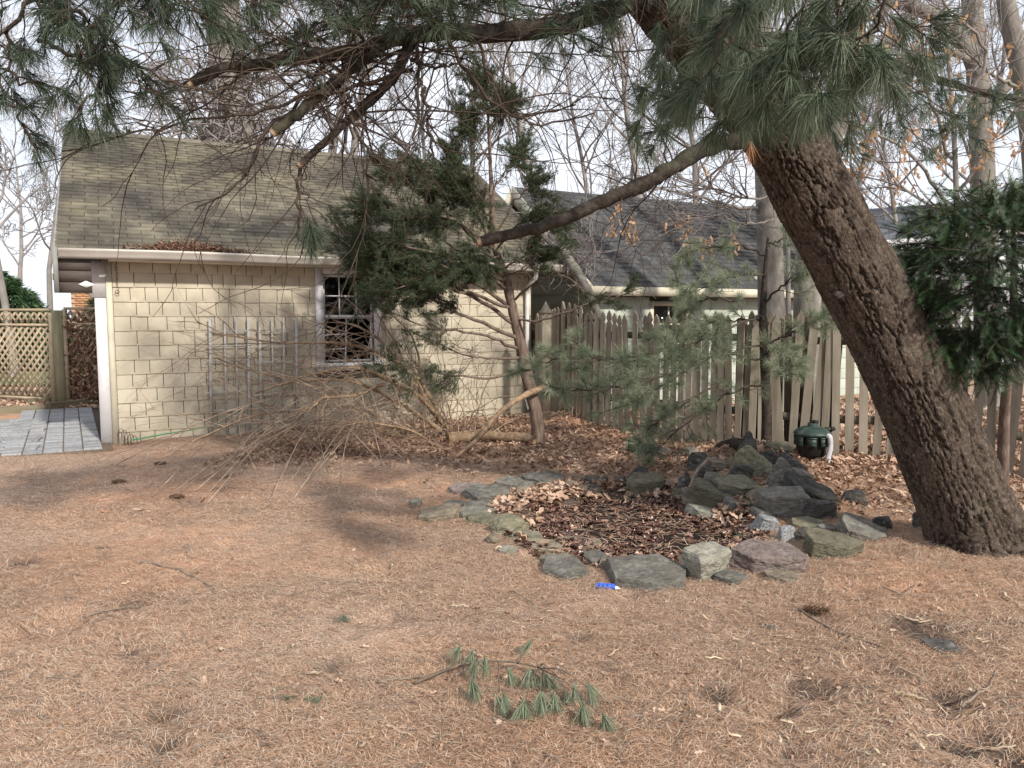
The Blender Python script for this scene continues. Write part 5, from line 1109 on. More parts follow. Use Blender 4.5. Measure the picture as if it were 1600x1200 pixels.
PL['G'] = plimb([(1120, 100, 4.8), (1190, 62, 5.0), (1290, 70, 5.3), (1420, 110, 5.6), (1560, 150, 5.9), (1680, 160, 6)], .05, .015, cut=False)
PL['H'] = plimb([(930, -160, 4.4), (800, -260, 5.2), (560, -300, 6.2), (300, -330, 7.0)], .07, .03, cut=False)
wood = MB(); tp1, td1, tp2, td2, tp3, td3 = [], [], [], [], [], []
def mk(pts, tp, td, **k):
    c = curve([P(*q) for q in pts], 22); c = c + rng.normal(0, .012, c.shape); bough(rng, c, wood, tp, td, **k)
# dense foliage hanging top left, its backlit shade put into the needle tone
for k in range(14):
    e = PL['E']; f = rng.uniform(.45, 1); s0 = e[int(f * (len(e) - 1))]; ex = rng.uniform(-30, 420); ey = rng.uniform(5, 115) * (1.1 if ex < 200 else .75); Yd = rng.uniform(3.2, 4.2)
    c = curve([s0, (s0 + P(ex, ey, Yd)) / 2 + (0, 0, .08), P(ex, ey, Yd)], 16); bough(rng, c, wood, tp1, td1, n_side=8, side=.30, rad=.006, droop=-.06, n3=1)
# a few long drooping boughs from limb E with sparse tufts
for pts in ([(200, -60, 3.6), (75, 0, 3.5), (110, 60, 3.4), (150, 150, 3.4)], [(120, -60, 3.6), (25, 30, 3.5), (15, 110, 3.45), (60, 140, 3.4)], [(250, -60, 3.6), (140, 60, 3.5), (160, 120, 3.5), (110, 190, 3.4)],
            [(90, 0, 3.7), (150, 45, 3.7), (210, 100, 3.7), (255, 150, 3.7)], [(0, -40, 3.6), (-20, 60, 3.6), (10, 160, 3.5), (55, 215, 3.5)]):
    mk(pts, tp1, td1, n_side=11, side=.26, rad=.012, droop=-.05)
# foliage above limb B
for k in range(26):
    e = PL['B'] if rng.random() < .5 else PL['E']; f = rng.uniform(.05, .95); s0 = e[int(f * (len(e) - 1))]; ex = rng.uniform(380, 1010); ey = rng.uniform(-30, 58) if ex < 820 else rng.uniform(-20, 125); Yd = rng.uniform(3.6, 4.5)
    c = curve([s0, (s0 + P(ex, ey, Yd)) / 2 + (0, 0, .05), P(ex, ey, Yd)], 14); bough(rng, c, wood, tp2, td2, n_side=8, side=.27, rad=.006, droop=-.02, n3=2)
# close bright boughs over the trunk
for pts in ([(1230, -200, 2.7), (1190, -90, 2.7), (1140, 30, 2.75), (1105, 120, 2.8)], [(1300, -160, 2.5), (1270, -60, 2.5), (1220, 60, 2.55), (1195, 150, 2.6)], [(1350, -130, 2.4), (1330, -20, 2.45), (1300, 60, 2.5), (1262, 130, 2.5)],
            [(1280, -170, 2.6), (1210, -60, 2.9), (1130, 60, 3.1), (1090, 160, 3.2)], [(1380, -110, 2.3), (1390, 0, 2.4), (1350, 60, 2.5), (1330, 90, 2.55)], [(1180, -220, 3.1), (1080, -80, 3.2), (1060, 40, 3.3), (1050, 110, 3.3)],
            [(1270, -180, 2.7), (1250, -40, 2.9), (1200, 100, 3.1), (1160, 190, 3.3)], [(1310, -150, 2.6), (1310, 0, 2.9), (1290, 110, 3.1), (1240, 190, 3.3)], [(1200, -220, 3.3), (1120, -60, 3.5), (1040, 80, 3.6), (1030, 170, 3.7)],
            [(1230, -200, 3.0), (1170, -40, 3.3), (1150, 100, 3.5), (1120, 200, 3.7)], [(1350, -130, 2.8), (1370, 10, 3.1), (1340, 120, 3.4), (1290, 200, 3.6)]):
    mk(pts, tp3, td3, n_side=9, side=.26, rad=.007, droop=-.05, n3=2)
# sparser boughs to the right on limb G
for k in range(12):
    e = PL['G']; f = rng.uniform(.15, .98); s0 = e[int(f * (len(e) - 1))]; ex = rng.uniform(1290, 1600); ey = rng.uniform(130, 290) if ex < 1480 else rng.uniform(120, 260); Yd = rng.uniform(4.2, 5.6)
    c = curve([s0, (s0 + P(ex, ey, Yd)) / 2 + (0, 0, .02), P(ex, ey, Yd)], 14); bough(rng, c, wood, tp2, td2, n_side=7, side=.3, rad=.006, droop=-.02, n3=1)
# boughs near limb A's root, hanging tips over the roof
for pts in ([(1150, 190, 4.6), (1090, 185, 4.5), (1040, 200, 4.4), (1015, 235, 4.3)], [(1120, 170, 4.7), (1060, 150, 4.5), (1010, 150, 4.3)], [(1160, 160, 4.5), (1100, 140, 4.3), (1060, 130, 4.1)]):
    mk(pts, tp2, td2, n_side=8, side=.22, rad=.006, droop=-.03)
for pts in ([(471, 258, 3.9), (478, 300, 3.9), (490, 340, 3.95), (497, 372, 3.95)], [(431, 204, 3.9), (455, 260, 3.9), (470, 320, 3.9), (474, 372, 3.9)]):
    mk(pts, tp1, td1, n_side=3, side=.12, rad=.004, droop=-.2, start=.7, n3=1)
# dead twig tangle hanging from the limbs
dt = MB()
for k in range(190):
    e = PL[['B', 'B', 'C', 'D', 'B', 'E', 'A'][rng.integers(0, 7)]]; i_ = rng.integers(2, len(e) - 1); s0 = e[i_]
    if s0[2] > 3.6 and rng.random() < .3: continue
    if i_ > len(e) * .75 and rng.random() < .6: continue
    L = rng.uniform(.35, 1.5); q = grow(rng, s0, (rng.normal(-.2, .9), rng.normal(0, .55), rng.normal(-.12, .55)), L, 12, .17, rng.uniform(-.07, .08)); r0 = rng.uniform(.0025, .007)
    if q[-1][0] < .2 and q[:, 2].min() < 2.05 + .12 * rng.random() and rng.random() < .85: continue
    dt.tube(q, np.linspace(r0, .0016, len(q)), 4, cap=False)
    for j in range(rng.integers(2, 7)):
        i2 = rng.integers(2, 12); q2 = grow(rng, q[i2], norm(q[i2] - q[i2 - 1]) + rng.normal(0, .8, 3), L * rng.uniform(.25, .6), 7, .2, rng.uniform(-.06, .05)); dt.tube(q2, np.linspace(r0 * .55, .0013, len(q2)), 3, cap=False)
        for j3 in range(rng.integers(0, 3)):
            i3 = rng.integers(1, 7); q3 = grow(rng, q2[i3], norm(q2[i3] - q2[i3 - 1]) + rng.normal(0, .8, 3), L * .2, 4, .25, 0); dt.tube(q3, .0013, 3, cap=False)
for pts in ([(640, 110, 4.1), (560, 135, 4.0), (470, 150, 3.9), (400, 175, 3.8), (300, 190, 3.8), (200, 210, 3.7), (100, 240, 3.7)], [(700, 60, 4.2), (735, 120, 4.1), (790, 175, 4.0), (850, 195, 4.0), (930, 180, 4.1)],
            [(740, 50, 4.3), (770, 130, 4.2), (800, 180, 4.1), (900, 165, 4.0)], [(500, 130, 4.0), (430, 190, 3.9), (390, 260, 3.85), (360, 300, 3.8), (300, 330, 3.8)], [(640, 90, 4.2), (690, 105, 4.3), (740, 80, 4.4)],
            [(660, 140, 4.1), (672, 200, 4.0), (678, 245, 4.0)], [(650, 60, 4.2), (655, 150, 4.0), (640, 230, 3.9), (625, 255, 3.9)], [(471, 256, 3.9), (465, 330, 3.9), (475, 400, 3.95)], [(545, 150, 4), (555, 200, 4), (590, 250, 4), (640, 280, 4.1)],
            [(60, 60, 3.6), (130, 90, 3.6), (210, 100, 3.6), (300, 140, 3.6), (380, 140, 3.7)]):
    c = curve([P(*q) for q in pts], 26); c += rng.normal(0, .008, c.shape); dt.tube(c, np.linspace(.011, .004, len(c)), 5, cap=False)
    for k in range(12):
        i_ = rng.integers(4, len(c) - 1); q = grow(rng, c[i_], norm(c[i_] - c[i_ - 1]) + rng.normal(0, .6, 3), rng.uniform(.2, .7), 8, .18, -.04); dt.tube(q, np.linspace(.0035, .0013, len(q)), 3, cap=False)
dt.v = [v - po for v in dt.v]; wood.v = [v - po for v in wood.v]
build('dead_twigs', dt, M['twig'], pine, kind='stuff'); build('boughs', wood, M['twig'], pine, kind='stuff')
for tp, td, m, L, W, var, nm in ((tp1, td1, 34, .105, .0023, (0, .48), 'needles'), (tp2, td2, 34, .105, .0024, (.1, .8), 'needles'), (tp3, td3, 66, .12, .0021, (.15, 1), 'needles')):  # first set's darker range paints backlit shade into its needle colour
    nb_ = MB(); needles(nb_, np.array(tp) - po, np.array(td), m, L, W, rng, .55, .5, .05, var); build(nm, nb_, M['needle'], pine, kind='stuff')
# crown above the picture, coarse, that shades the roof and wall
cp, cd = [], []; wood2 = MB()
for k in range(44):
    p = tp_pts[int(rng.uniform(.93, .995) * (m_ - 1))] if rng.random() < .5 else PL['H'][rng.integers(4, len(PL['H']) - 1)]; d = norm(rng.normal(0, 1, 3) * (1, 1, .35) + (0, .1, .1)); c = grow(rng, p, d, rng.uniform(.8, 2.4), 8, .1, .0)
    wood2.tube(c - po, np.linspace(.02, .004, len(c)), 4)
    for q in c[3:]:
        for j in range(5): cp.append(q + rng.normal(0, .16, 3)); cd.append(rng.normal(0, 1, 3))
keep_ = [k for k in range(len(cp)) if (lambda d: 600 - FPX * (d @ UP) / max(.1, d @ FW))(cp[k] - O) < -60]
build('boughs', wood2, M['twig'], pine, kind='stuff'); nb_ = MB(); needles(nb_, np.array(cp)[keep_] - po, np.array(cd)[keep_], 22, .13, .006, rng, .8, .3, .05); build('needles', nb_, M['needle'], pine, kind='stuff')
nb_ = MB(); q = P(1172, 225, 4.5); needles(nb_, [q - po], [(0, 0, -1.)], 70, .15, .002, rng, .16, .2, .03); build('dead_tuft', nb_, M['needle_dead'], pine, label='orange tuft of dead needles on the trunk')

# ------------------------------------------------------------------ young pine by the fence
yo = G0(1197, 712); yp = empty('young_pine', tuple(yo), 0, label='young pine with soft green sprays standing in front of the picket fence', cat='tree')
Y0 = yo[1]; b = MB(); c = curve([yo - (0, 0, .1), P(1198, 640, Y0), P(1194, 560, Y0), P(1192, 490, Y0), P(1196, 420, Y0), P(1200, 372, Y0)], 40); b.tube(c - yo, np.interp(np.linspace(0, 1, len(c)), [0, .3, .7, 1], [.062, .05, .035, .012]), 10); build('trunk', b, M['limb_bark'], yp, smooth=True)
wood = MB(); tpy, tdy = [], []
YB = [([(1192, 492, 0), (1120, 520, -.5), (1050, 545, -.8), (960, 560, -1.0), (900, 575, -1.2)], 16, .4), ([(1192, 560, 0), (1120, 556, -.4), (1060, 556, -.7), (1010, 570, -.9), (930, 600, -1.1)], 16, .42), ([(1194, 540, 0), (1110, 560, -.8), (1040, 600, -1.2), (960, 640, -1.5)], 15, .4),
      ([(1192, 500, 0), (1140, 500, .2), (1080, 510, .1), (1010, 530, 0)], 12, .35), ([(1194, 430, 0), (1150, 430, -.3), (1100, 450, -.5), (1050, 440, -.6)], 10, .32), ([(1196, 400, 0), (1150, 385, .1), (1090, 390, 0), (1060, 410, 0)], 8, .3),
      ([(1198, 600, 0), (1150, 610, -.5), (1100, 640, -.8), (1040, 690, -1.0), (1010, 710, -1.1)], 12, .36), ([(1196, 470, 0), (1230, 440, -.3), (1270, 420, -.4), (1290, 400, -.4)], 9, .28), ([(1196, 540, 0), (1240, 520, -.3), (1275, 500, -.5), (1300, 490, -.6)], 9, .28),
      ([(1192, 520, 0), (1210, 550, -.6), (1235, 560, -1.0), (1230, 590, -1.3)], 10, .3), ([(1100, 560, -.7), (1000, 600, -1.3), (920, 610, -1.6), (850, 600, -1.8)], 13, .36), ([(1150, 470, 0), (1090, 470, .1), (1060, 490, .1)], 8, .28), ([(1196, 385, 0), (1230, 370, 0), (1260, 350, 0)], 6, .25), ([(1120, 600, -.9), (1040, 650, -1.3), (1000, 690, -1.4)], 9, .3), ([(960, 560, -1.0), (880, 560, -1.2), (820, 580, -1.3)], 8, .3)]
for pts, n_, sd_ in YB:
    c = curve([P(a_, b_, Y0 + c_) for a_, b_, c_ in pts], 22) + rng.normal(0, .012, (len(curve([P(a_, b_, Y0 + c_) for a_, b_, c_ in pts], 22)), 3)); bough(rng, c, wood, tpy, tdy, n_side=int(n_ * 1.5), side=sd_, rad=.013, droop=.03, start=.2, n3=4)
wood.v = [v - yo for v in wood.v]; build('branches', wood, M['twig'], yp, kind='stuff')
nb_ = MB(); needles(nb_, np.array(tpy) - yo, np.array(tdy), 50, .11, .0021, rng, .75, .15, .07, (.2, 1)); build('needles', nb_, M['needle_soft'], yp, kind='stuff')

# ------------------------------------------------------------------ dark cedar in front of the shed
rng = np.random.default_rng(61)
co_ = G0(843, 692); cr_ = empty('cedar', tuple(co_), 0, label='dark cedar with a curved trunk and lopsided foliage in front of the shed', cat='tree'); Yc = co_[1]
b = MB(); ct = curve([co_ - (0, 0, .1), P(836, 640, Yc), P(824, 590, Yc), P(812, 530, Yc), P(798, 470, Yc), P(790, 430, Yc + .1), P(772, 380, Yc + .1), P(768, 300, Yc), P(765, 230, Yc), P(762, 170, Yc)], 60)
b.tube(ct - co_, np.interp(np.linspace(0, 1, len(ct)), [0, .1, .4, .55, 1], [.10, .075, .065, .05, .012]), 12); v = np.concatenate(b.v); b.v = [v + (v - np.repeat(ct - co_, 12, 0)) * (fbm((v) * np.array((30, 30, 6)), 3, 5) * .35)[:, None]]
build('trunk', b, M['cedar_bark'], cr_, smooth=True)
wood = MB(); sp, sdn = [], []
def spray_branch(pts, r0, dens, length, start=.45):
    c = curve([P(a_, b_, Yc + c_) for a_, b_, c_ in pts], 20); c = c + rng.normal(0, .01, c.shape); wood.tube(c, np.linspace(r0, .004, len(c)), 6)
    m = len(c)
    for k in range(int(13 + dens * 15)):
        f = rng.uniform(.12, 1) if k % 3 else rng.uniform(start, 1); i_ = int(f * (m - 1)); i_ = max(1, i_); t = norm(c[i_] - c[i_ - 1])
        d = norm(t * .8 + rng.normal(0, .6, 3)); L = length * rng.uniform(.4, 1) * (1 if f > start else .8)
        q = grow(rng, c[i_], d, L, 6, .16, .02); wood.tube(q, np.linspace(.004, .0016, len(q)), 3, cap=False)
        for j in range(2):
            q3 = grow(rng, q[rng.integers(1, 5)], d + rng.normal(0, .7, 3), L * .5, 4, .2, -.02); wood.tube(q3, .0016, 3, cap=False)
        if f > start and rng.random() < dens:
            for q_ in q[1:]:
                for j in range(7): sp.append(q_ + rng.normal(0, .030, 3) * (1, 1, .6)); sdn.append(t * .6 + d * 1.0 + rng.normal(0, .4, 3) + (0, 0, .1))
CB = [([(812, 530, 0), (740, 500, -.2), (690, 475, -.3), (640, 455, -.4), (585, 440, -.5)], .028, 1.6), ([(805, 505, 0), (740, 465, -.1), (660, 425, -.3), (600, 410, -.5), (530, 380, -.6)], .030, 1.9),
      ([(800, 480, 0), (720, 430, 0), (650, 400, -.1), (580, 380, -.2), (520, 360, -.3)], .028, 1.9), ([(795, 455, 0), (730, 400, .1), (650, 350, 0), (590, 320, -.1), (540, 310, -.2)], .026, 1.9),
      ([(790, 430, .1), (730, 360, .1), (680, 320, .1), (630, 280, 0), (590, 245, 0)], .024, 1.8), ([(775, 390, .1), (740, 330, .1), (700, 290, .1), (660, 270, .1), (640, 250, .1)], .02, 1.6),
      ([(812, 545, 0), (760, 525, -.3), (700, 515, -.5), (650, 505, -.6), (600, 480, -.7)], .024, .5), ([(816, 560, 0), (760, 560, -.3), (700, 545, -.4), (660, 520, -.5)], .02, .35),
      ([(820, 580, 0), (760, 590, -.3), (700, 585, -.4), (650, 575, -.5), (590, 572, -.5)], .02, .45), ([(798, 470, 0), (840, 440, -.2), (880, 430, -.3), (930, 470, -.4)], .016, .5),
      ([(800, 500, 0), (850, 500, -.3), (900, 480, -.5), (950, 470, -.6), (1000, 450, -.7)], .016, .35), ([(772, 370, .1), (800, 320, 0), (830, 290, -.1), (850, 280, -.1)], .014, .8),
      ([(770, 330, 0), (730, 270, 0), (710, 240, 0)], .014, 1.3), ([(768, 300, 0), (800, 250, 0), (815, 230, 0)], .012, 1.1), ([(766, 250, 0), (740, 210, 0), (725, 180, 0)], .012, 1.3), ([(764, 220, 0), (780, 180, 0), (790, 160, 0)], .01, 1.2), ([(763, 180, 0), (755, 150, 0), (750, 125, 0)], .01, 1.3),
      ([(790, 430, .1), (700, 400, -.5), (610, 380, -.8), (560, 370, -1)], .024, 1.9), ([(790, 440, 0), (700, 420, .4), (610, 420, .5), (545, 415, .4)], .024, 1.9), ([(775, 390, .1), (700, 340, -.4), (620, 340, -.6), (560, 330, -.7)], .02, 1.9),
      ([(800, 480, 0), (700, 450, -.6), (620, 450, -.8), (570, 460, -.9)], .022, 1.7), ([(785, 420, 0), (820, 400, -.2), (840, 380, -.3)], .014, .9), ([(770, 360, 0), (740, 390, -.3), (760, 420, -.4)], .014, 1.1), ([(775, 390, .1), (810, 350, -.3), (850, 345, -.4), (875, 370, -.4)], .014, 1.1), ([(770, 340, 0), (720, 300, -.2), (680, 290, -.3)], .014, 1.5), ([(790, 430, .1), (820, 420, -.3), (860, 395, -.3)], .012, .9), ([(768, 300, 0), (740, 320, -.2), (700, 350, -.3)], .014, 1.4), ([(780, 400, 0), (745, 415, -.5), (700, 440, -.6)], .016, 1.2), ([(705, 535, -.5), (740, 560, -.7), (690, 600, -.8)], .006, .5)]
for pts, r0, dn in CB: spray_branch(pts, r0, dn, .42, .4 if dn > 1 else .6)
for px, py in ((620, 540), (612, 560), (640, 572), (596, 470), (660, 520), (690, 605), (640, 590), (670, 535)):
    for k in range(34): sp.append(P(px + rng.normal(0, 16), py + rng.normal(0, 5), Yc - .5 + rng.normal(0, .08))); sdn.append(rng.normal(0, 1, 3) + (-.8, 0, 0))
wood.v = [v - co_ for v in wood.v]; build('branches', wood, M['cedar_bark'], cr_, kind='stuff')
nb_ = MB(); needles(nb_, np.array(sp) - co_, np.array(sdn), 10, .062, .0032, rng, .36, .05, .04); build('foliage', nb_, M['cedar'], cr_, kind='stuff')
print('cedar sprays', len(sp), 'young tufts', len(tpy), 'pine', len(tp1), len(tp2), len(tp3))

# ------------------------------------------------------------------ yew behind the trunk at the right
rng = np.random.default_rng(71)
yw = empty('yew', (3.75, 5.75, float(terrain(3.75, 5.75))), 0, label='dense dark green yew leaning in behind the pine trunk', cat='shrub'); yz = np.array(yw.location)
wood = MB(); ctr = P(1545, 445, 5.05)
b = MB(); st = curve([yz - (0, 0, .1), yz + (-.1, -.1, .8), ctr + (.3, .2, -.2), ctr + (.2, .1, .4)], 14); b.tube(st - yz, np.linspace(.05, .015, len(st)), 8); build('stem', b, M['cedar_bark'], yw)
YS = []; YD = []; YR = []
for k in range(2300):
    d = norm(rng.normal(0, 1, 3)); r = rng.uniform(.35, 1) ** .5; p = ctr + d * r * np.array((.78, .62, .70)) + (0, 0, 0)
    p = p + .12 * vnoise(p[None] * 2.5, 7)[0] * d
    lift = (p[0] - ctr[0]) * .18; p[2] += lift
    pc = p - O; px = 800 + FPX * pc[0] / pc[1]; py = HOR - FPX * pc[2] / pc[1]
    if px < 1392 and py > 300: continue
    if py > 560 and px < 1455: continue
    if vnoise(p[None] * 3.3, 31)[0] < -.5: continue
    YS.append(p); YD.append(norm(d * (1, 1, .4) + rng.normal(0, .35, 3) + (-.1, -.25, -.15)))
lf_ = MB()
for p, d in zip(YS, YD):
    c = grow(rng, p - d * .14, d, .26, 6, .09, -.06); wood.tube(c - yz, np.linspace(.004, .0018, 7), 3, cap=False)
    for s_ in range(3):
        i_ = rng.integers(0, 4); dd = norm(norm(c[i_ + 1] - c[i_]) + rng.normal(0, .55, 3) * (1, 1, .5)); c2 = grow(rng, c[i_], dd, .14, 4, .06, -.05) if s_ else c
        T_ = norm(c2[1:] - c2[:-1]); rl_ = rng.uniform(-1.3, 1.3); side = norm(np.cross(T_, (0, math.sin(rl_), math.cos(rl_))) + 1e-6)
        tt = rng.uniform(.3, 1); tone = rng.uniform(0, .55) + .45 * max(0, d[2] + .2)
        for q0, t0, s0 in zip(c2[1:], T_, side):
            for sg in (-1, 1):
                n_ = 5; bpos = q0[None] - t0[None] * np.linspace(0, .035, n_)[:, None]; dr = norm(s0 * sg + t0 * .45 + rng.normal(0, .12, (n_, 3))); l = rng.uniform(.017, .026, (n_, 1)); wv = t0 * .0022
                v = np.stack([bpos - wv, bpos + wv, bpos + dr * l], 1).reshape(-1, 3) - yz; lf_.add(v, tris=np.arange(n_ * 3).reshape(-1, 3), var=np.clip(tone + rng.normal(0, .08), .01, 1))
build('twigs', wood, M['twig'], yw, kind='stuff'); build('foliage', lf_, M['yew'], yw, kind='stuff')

# ------------------------------------------------------------------ grey trees behind the fence, far bare trees
rng = np.random.default_rng(81)
def near_tree(pts, rads, m, label, limbs=(), group=None, twigs=60, name='grey_tree', seed=1, leaves=None):
    b0 = np.array(P(*pts[0])); b0[2] = -.05; r = empty(name, tuple(b0), 0, label=label, cat='tree', group=group); rg = np.random.default_rng(seed)
    c = curve([b0] + [P(*q) for q in pts[1:]], 40); b = MB(); b.tube(c - b0, np.interp(np.linspace(0, 1, len(c)), np.linspace(0, 1, len(rads)), rads), 16); build('trunk', b, m, r, smooth=True)
    tw = MB(); cs = []
    for lp, r0, r1 in limbs:
        l = curve([P(*q) for q in lp], 24); l += rg.normal(0, .012, l.shape); b = MB(); b.tube(l - b0, np.linspace(r0, r1, len(l)), 8); build('limb', b, m, r, smooth=True); cs.append(l)
    for k in range(twigs):
        l = cs[rg.integers(0, len(cs))] if cs else c; i_ = rg.integers(len(l) // 3, len(l) - 1); L = rg.uniform(.4, 1.7)
        q = grow(rg, l[i_], norm(l[i_] - l[i_ - 1]) + rg.normal(0, .7, 3), L, 9, .17, .03); tw.tube(q - b0, np.linspace(.009, .003, len(q)), 4, cap=False)
        for j in range(5):
            i2 = rg.integers(2, 9); q2 = grow(rg, q[i2], norm(q[i2] - q[i2 - 1]) + rg.normal(0, .7, 3), L * .45, 6, .2, .0); tw.tube(q2 - b0, .0032, 3, cap=False)
    if twigs: build('twigs', tw, M['far_twig'], r, kind='stuff')
    return r, b0
GB = M['grey_bark']
near_tree([(1204, 640, 10.6), (1205, 500, 10.6), (1200, 300, 10.6), (1190, 100, 10.6), (1180, -200, 10.6)], [.20, .18, .165, .15, .12], GB, 'stout smooth grey trunk rising just behind the fence and the young pine', seed=3,
          limbs=[([(1192, 150, 10.6), (1140, 60, 10.4), (1080, -40, 10.2)], .09, .04), ([(1196, 330, 10.6), (1130, 318, 10.4), (1060, 300, 10.2), (960, 290, 10.0)], .028, .008)], twigs=26)
near_tree([(1262, 640, 11.4), (1262, 450, 11.4), (1275, 300, 11.4), (1330, 100, 11.4), (1345, -100, 11.4)], [.22, .19, .165, .14, .12], GB, 'pale grey trunk half hidden behind the leaning pine', seed=4, limbs=[([(1340, 90, 11.4), (1380, 20, 11.2), (1440, -60, 11)], .07, .03)], twigs=14)
near_tree([(1545, 640, 12.5), (1540, 400, 12.5), (1530, 150, 12.5), (1520, 20, 12.5), (1510, -100, 12.5)], [.2, .19, .17, .15, .13], GB, 'grey forked tree with a knobby arching limb at the upper right', seed=5,
          limbs=[([(1540, 160, 12.5), (1515, 80, 12.4), (1460, 25, 12.3), (1400, 0, 12.2), (1370, -20, 12.1)], .13, .09), ([(1520, 95, 12.4), (1470, 75, 12.2), (1430, 90, 12.1), (1440, 60, 12.0), (1425, 30, 12.0)], .05, .04), ([(1440, 80, 12.1), (1420, 130, 12.1), (1400, 160, 12.1)], .06, .02), ([(1535, 180, 12.5), (1600, 110, 12.3), (1660, 90, 12.2)], .08, .05)], twigs=70)
near_tree([(1640, 640, 11), (1625, 300, 11), (1600, 130, 11), (1575, 20, 11), (1560, -80, 11)], [.25, .2, .14, .12, .1], GB, 'grey trunk leaning along the edge of the view behind the yew', seed=6, limbs=[([(1600, 140, 11), (1540, 110, 10.8), (1490, 60, 10.6)], .03, .01)], twigs=30)
# beech saplings that still hold their tan leaves
def beech(bpx, seed, label, limbs, n, reg):
    rg = np.random.default_rng(seed); r, b0 = near_tree([(bpx[0], 640, bpx[1]), (bpx[0] - 6, 300, bpx[1]), (bpx[0] - 20, 60, bpx[1]), (bpx[0] - 30, -60, bpx[1])], [.032, .028, .022, .014], M['far_bark'], label, limbs=limbs, twigs=60, seed=seed, name='beech_tree')
    C = []
    for k in range(n):
        l = reg[rg.integers(0, len(reg))]; px, py = rg.normal(l[0], l[2]), rg.normal(l[1], l[3]); p = P(px, py, bpx[1] + rg.normal(-.3, .4))
        for j in range(rg.integers(2, 6)): C.append(p + rg.normal(0, .035, 3) - (0, 0, .03 * j) - b0)
    lb = MB(); leaf_batch(lb, C, .085, rg, tilt=2.2, rect=.6, curl=.3); build('leaves', lb, M['oak_leaf'], r, kind='stuff')
beech((1500, 8.6), 91, 'slender young beech holding curled tan leaves at the upper right',
      [([(1490, 330, 8.6), (1420, 240, 8.4), (1350, 200, 8.2), (1310, 170, 8.0)], .022, .007), ([(1485, 250, 8.6), (1440, 120, 8.3), (1390, 50, 8.1), (1340, 0, 8)], .022, .008), ([(1500, 300, 8.6), (1560, 210, 8.4), (1600, 160, 8.3)], .02, .007), ([(1485, 200, 8.6), (1540, 90, 8.4), (1480, 10, 8.2), (1460, -30, 8)], .022, .008), ([(1600, 360, 8.0), (1500, 340, 8.1), (1420, 300, 8.2), (1360, 240, 8.3)], .016, .008)],
      130, [(1370, 70, 30, 30), (1440, 60, 40, 30), (1480, 170, 50, 50), (1340, 245, 30, 25), (1400, 290, 50, 30), (1540, 240, 40, 40), (1570, 180, 30, 40), (1320, 150, 20, 40), (1450, 200, 60, 50)])
beech((1235, 9.6), 92, 'thin beech sapling with few tan leaves hanging before the dark roof', [([(1230, 330, 9.6), (1180, 350, 9.5), (1120, 340, 9.4), (1050, 350, 9.3)], .016, .006), ([(1228, 300, 9.6), (1170, 310, 9.5), (1090, 290, 9.4), (980, 300, 9.3)], .016, .006)],
      34, [(1107, 380, 8, 8), (1090, 385, 6, 6), (960, 355, 5, 4), (985, 360, 10, 10), (990, 370, 8, 8), (1068, 365, 8, 6), (1035, 355, 6, 5), (965, 325, 3, 4), (1060, 340, 8, 8), (1150, 378, 6, 4), (1130, 250, 25, 15)])

TB = []
for sdd, H, r0, kw in ((1, 13, .15, dict(n1=15)), (2, 12, .12, dict(spread=1.0, n1=15)), (3, 14, .17, dict(spread=.6, up=.12)), (4, 9, .10, dict(spread=.9, n1=16))):
    tr, br = bare_tree_meshes(sdd, H, r0, minr=.0055, **kw); a_, c_ = tr.mesh('trunk'), br.mesh('crown'); a_.materials.append(M['far_bark']); c_.materials.append(M['far_twig']); TB.append((a_, c_))
tr, br = bare_tree_meshes(9, 10, .15, minr=.016, n2=6, n3=5, n4=3); a_, c_ = tr.mesh('trunk'), br.mesh('crown'); a_.materials.append(M['far_bark']); c_.materials.append(M['far_twig']); TF = (a_, c_)
def put(px, Yd, k, s, rz, lab, g_=None): 
    x = (px - 800) / FPX * Yd; tree_at(TB[k], x, Yd, rz, s, lab, g_)
put(20, 19, 1, .85, .3, 'bare grey tree with wide branches at the far left beyond the lattice')
put(-70, 15, 0, .8, 2.0, 'bare tree whose low limb reaches in over the lattice fence')
put(80, 27, 3, 1.15, 1.1, 'small bare tree left of the shed eave')
put(480, 22, 2, 1.1, .6, 'tall pale bare trunk rising behind the middle of the shed roof')
put(528, 21, 0, 1.15, 3.9, 'second pale bare trunk close behind the middle of the shed roof')
put(250, 26, 3, 1.25, 2.2, 'bare twiggy tree above the left half of the shed roof')
GF = 'bare trees standing behind the two roofs'
for k, (px, Yd, t_, s_, rz) in enumerate([(650, 24, 1, 1.0, 5.1), (760, 26, 0, 1.0, 1.9), (880, 22, 2, .95, 4.1), (950, 27, 1, 1.1, .2), (1010, 24, 2, 1.0, 2.8), (1085, 26, 0, 1.1, 5.6), (1150, 25, 2, 1.1, .9), (1290, 27, 1, 1.1, 3.3), (1410, 24, 3, 1.2, 4.4), (1500, 27, 0, 1.1, 2.4), (400, 28, 1, 1.1, 4.9), (330, 30, 3, 1.4, .5)]):
    put(px, Yd, t_, s_, rz, 'bare tree standing ' + ['behind the top of the cedar at the shed ridge', 'above the gap between the two roofs', 'behind the upper end of the cream rake board', 'behind the dark roof above the leaning vine', 'behind the dark roof over the picket gate side', 'behind the dark roof where the tan leaves hang',
      'just left of the stout grey trunk behind the dark roof', 'behind the crown of the leaning pine', 'above the far white house', 'behind the yew at the edge of the yard', 'behind the broken stub of the highest pine limb', 'above the shed ridge beside the brown conifer'][k], GF)
GF2 = 'distant bare treeline'
for k in range(16):
    px = -200 + k * 125 + rng.uniform(-40, 40); Yd = rng.uniform(42, 60); tree_at(TF, (px - 800) / FPX * Yd, Yd, rng.uniform(0, 6), rng.uniform(.85, 1.25), 'distant bare tree on the horizon behind the buildings', GF2)
